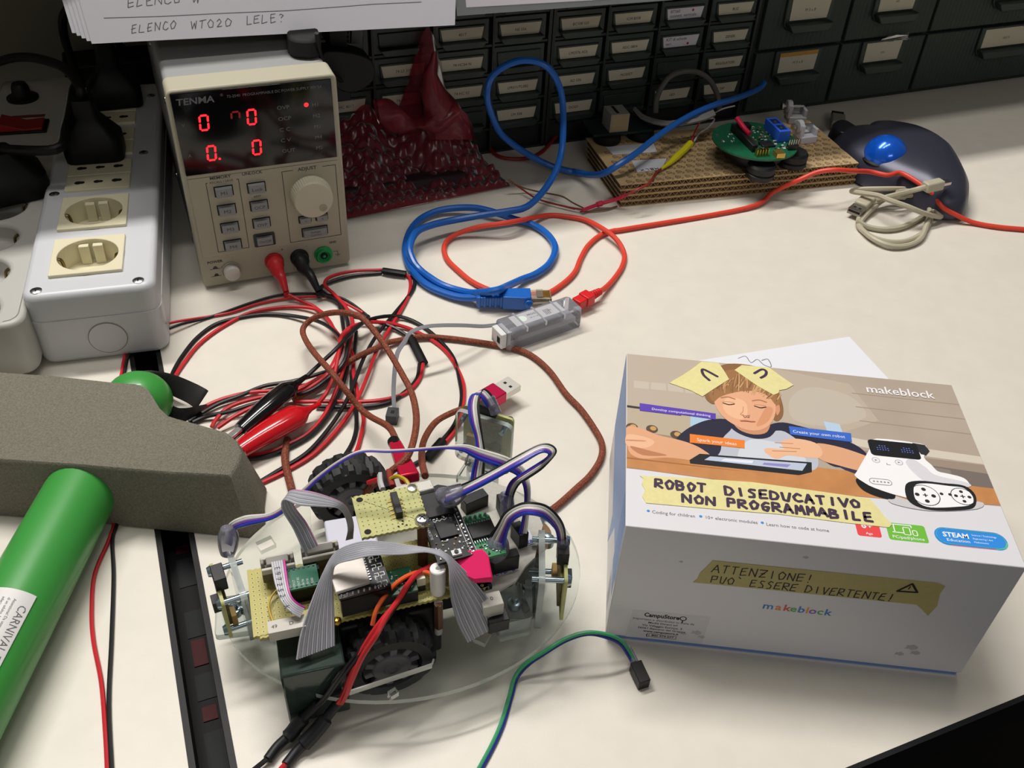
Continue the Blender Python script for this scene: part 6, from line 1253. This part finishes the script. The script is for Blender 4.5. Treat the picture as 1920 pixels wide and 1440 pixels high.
pic.mat(pm('b5624e')); pic.stroke(TF, [(58.4, 78.6), (61, 79.2), (63.4, 78.9), (65.4, 79.2)], .9, Z[0], 3); pic.mat(pm('8a4438')); pic.stroke(TF, [(58, 78.9), (61.4, 78.7), (65.8, 79.3)], .3, Z[0]+.01, 3)
# printed captions
Z[0] += .01
lay('5a3fae', [(6.9, 84.8), (45.9, 82.5), (45.5, 77.8), (28, 79), (28, 78.3), (6.9, 79)], False); lay('e8802e', [(31.8, 65), (47, 64.6), (58.9, 64.4), (58.4, 58.5), (46, 58.7), (31.5, 58.6)], False); lay('3a68c8', [(82.5, 78.4), (113.6, 77.6), (112.9, 71), (100, 71.4), (82.5, 72.2)], False)
Z[0] += .01; pic.mat(pm('eceaf0')); pic.text(TF, 13, 80.4, Z[0], 'Develop computational thinking', 2.5, .93, yaw=-.03); pic.text(TF, 35, 60.4, Z[0], 'Spark your ideas', 3.1, .95, yaw=-.02); pic.text(TF, 84, 73.7, Z[0], 'Create your own robot', 3, .9, yaw=-.01)
pic.text(TF, 128, 112.2, Z[0], 'makeblock', 8.6, .96, bold=.09)
# printed toy robot
lay('c9c6c8', [(126, 36), (140, 33), (166, 38), (164, 33), (141, 28.6), (124, 31)])
lay('17171a', [(110, 44.5), (112, 38), (119, 34.2), (126, 34), (126, 40), (116, 46)]); 
lay('f0eff1', [(110, 47), (113, 43.5), (118, 40), (130, 36), (140, 36), (146, 46), (150, 51), (163.5, 47), (164.5, 51), (162, 53.6), (156, 55), (151.5, 56), (149.5, 60), (147, 65), (150, 72), (147, 75), (126, 75.5), (122.5, 70), (117, 60), (111.5, 50)], True, 3)
lay('d7d5da', [(137, 60), (140, 52), (146, 47), (163, 47), (164, 50), (150, 53), (146, 58), (141, 63)])
lay('2c2d33', [(143.5, 75), (149.6, 74.2), (151, 70), (148.4, 66.6), (146, 67)], False); lay('16171c', rrect(121, 145.5, 62.8, 74.4, 2), False)
Z[0] += .01; pic.mat(pm('5d74c8'))
for s_ in (0, 12):
    for k in range(5):
        for j in range(2+(k in (1, 2, 3))): pic.flat(TF, circ(125+s_+k*1.3, 67.4+j*1.4+(k % 2)*.2, .38, 6), Z[0])
pic.mat(pm('b5b3ba'))
for x, y in ((122.5, 59.5), (133.6, 59.4)): pic.flat(TF, circ(x, y, 2), Z[0])
for x, y in ((122.5, 59.5), (133.6, 59.4)): pic.mat(pm('e9e8ec')); pic.flat(TF, circ(x, y, 1.6), Z[0]+.006); pic.mat(pm('7c7a84')); pic.flat(TF, [(x-.5, y-.6), (x+.7, y), (x-.5, y+.6)], Z[0]+.012)
pic.mat(pm('8c8a92')); pic.stroke(TF, [(129, 57), (127.4, 57), (127.4, 58)], .4, Z[0]); pic.stroke(TF, rrect(116.5, 127, 42.6, 46.4, 1.8)+[(125.2, 42.6)], .35, Z[0])
for k in range(5): pic.flat(TF, circ(118.6+k*1.7, 44.5, .55, 8), Z[0]+.006)
Z[0] += .012
lay('1c1c20', [(132, 37), (134, 45), (141, 48), (152, 48), (162, 47.6), (165.6, 42), (163, 34), (156, 31), (142, 29), (134, 31.5)], True, 4); lay('f2f1f3', [(136, 38), (138, 44.5), (144, 46.6), (154, 46.4), (161, 46), (164, 41), (162, 35.5), (154, 32.8), (142, 30.8), (137, 33)], True, 4)
Z[0] += .01
for x, y, r_ in ((141.4, 38.5, 6.6), (159.2, 40.2, 5.4)):
    pic.mat(pm('2a2a30')); pic.stroke(TF, circ(x, y, r_, 24)+[(x+r_, y)], .35, Z[0])
    for a in range(4): pic.flat(TF, circ(x+r_*.58*math.cos(a*math.pi/2), y+r_*.58*math.sin(a*math.pi/2), r_*.17, 10), Z[0]+.02)
    pic.stroke(TF, [(x-1, y), (x+1, y)], .6, Z[0]+.02); pic.stroke(TF, [(x, y-1), (x, y+1)], .6, Z[0]+.03)
pic.mat(pm('2a2a30')); pic.flat(TF, circ(149.4, 40.5, .9, 10), Z[0]+.02); pic.flat(TF, circ(153.4, 40.6, .9, 10), Z[0]+.02)
pic.build('top_picture', box, smooth=0)
# lower white band print
b = MB()
b.mat(pm('3a8ad8'))
for x in (10.4, 34.2, 62): b.flat(TF, circ(x, 10.4, .75, 12), .06)
b.mat(M('print_darkgrey', '4a4a52', .5)); b.text(TF, 12, 9.2, .06, 'Coding for children', 2.7, .92); b.text(TF, 36, 9.3, .06, '10+ electronic modules', 2.7, .92); b.text(TF, 63.6, 8.9, .06, 'Learn how to code at home', 2.7, .92)
b.mat(pm('e2484a')); b.prism(TF, rrect(104.6, 115.4, 8.8, 19, 1.2), 0, .05); b.mat(pm('6fb83e')); b.prism(TF, rrect(118.6, 136.2, 8.4, 18.8, 1.2), 0, .05); b.mat(pm('2f8be0')); b.prism(TF, rrect(139.8, 172.2, 8.6, 19.2, 5.2, 8), 0, .05)
b.mat(pm('f2f1f3')); b.text(TF, 107, 13.8, .07, '6+', 5, bold=.1); b.text(TF, 110, 10, .07, 'Age', 2, 1, 'CENTER'); b.text(TF, 127.4, 9.6, .07, 'PC/pad/phone', 2.5, 1, 'CENTER')
b.stroke(TF, [(122, 13.4), (122, 18), (130, 18), (130, 16.8)], .5, .07); b.stroke(TF, [(121, 13.2), (126, 13.2)], .5, .07); b.stroke(TF, rrect(126, 129, 12.2, 16.6, .4, 1)+[(128.6, 12.2)], .4, .09); b.stroke(TF, rrect(130, 132, 12.2, 15.2, .4, 1)+[(131.6, 12.2)], .4, .09)
b.text(TF, 143.6, 13.8, .07, 'STEAM', 3.9, 1.0, bold=.1); b.text(TF, 144.6, 11.2, .07, 'Education', 2.3, 1.15)
for k, s_ in enumerate(('Science / Technology', 'Engineering / Art', 'Mathematics')): b.text(TF, 156.8, 15.8-k*2.1, .07, s_, 1.3)
b.mat(pm('e06a8a')); b.stroke(TF, [(146, 8.7), (158, 8.7), (166, 8.9)], .35, .09); b.mat(pm('66c878')); b.stroke(TF, [(166, 8.9), (170.5, 10.2), (172, 13.6)], .45, .1); b.stroke(TF, rrect(140.6, 171.4, 9.4, 18.4, 4.5, 8)+[(166.9, 9.4)], .2, .11); b.build('band_print', box, smooth=0)
ztop = Z[0]+.05
mask_t = M('masking_tape_thin', 'ddd496', .55, vary=.03, vscale=400)
b = MB().mat(mask_t); b.prism(TF, [(6.6, 32.1), (8.4, 30.5), (7.4, 27), (9, 23), (7.6, 19), (9.4, 15), (40, 15.6), (70, 16.6), (100, 15.6), (119.6, 15.4), (121.6, 17.6), (119, 22), (116.6, 28), (114.4, 32.6), (90, 34), (60, 35.5), (30, 34)], .06, .34); b.mat(mark)
hw_words(['ROBOT'], 13.8, 25.4, 5.6, 5, 1.45, TF, .37); hw_words(['DISEDUCATIVO'], 46.5, 25.4, 5.2, 5.3, 1.5, TF, .37, .02); hw_words(['NON'], 26.4, 17.8, 5, 5.4, 1.45, TF, .37); hw_words(['PROGRAMMABILE'], 47, 18, 5.2, 5.2, 1.5, TF, .37, -.02); b.build('top_tape', box, smooth=0)
b = MB().mat(mask_t); b.prism(TF, [(23, 103.5), (25, 106), (30, 111), (36, 118), (41, 124.6), (50.4, 124.9), (53, 118), (55, 111.5), (47, 103), (39.8, 95), (34, 99), (29, 101)], ztop-.3, ztop); b.prism(TF, [(58.6, 120), (63, 125), (77.9, 125), (83, 119), (89.4, 112), (85, 108), (81, 106.4), (80.4, 104), (77.6, 102), (70, 108)], ztop-.3, ztop); b.mat(mark)
b.stroke(TF, [(44.4, 108.8), (41.6, 112.6), (40.8, 116.6), (42.2, 117.6), (48.9, 112.7)], 1.6, ztop+.03, 3); b.stroke(TF, [(69.1, 118.6), (73.6, 122.8), (75.8, 121.4), (75, 118), (72.2, 115.2)], 1.6, ztop+.03, 3); b.build('tape_horns', box, smooth=0)
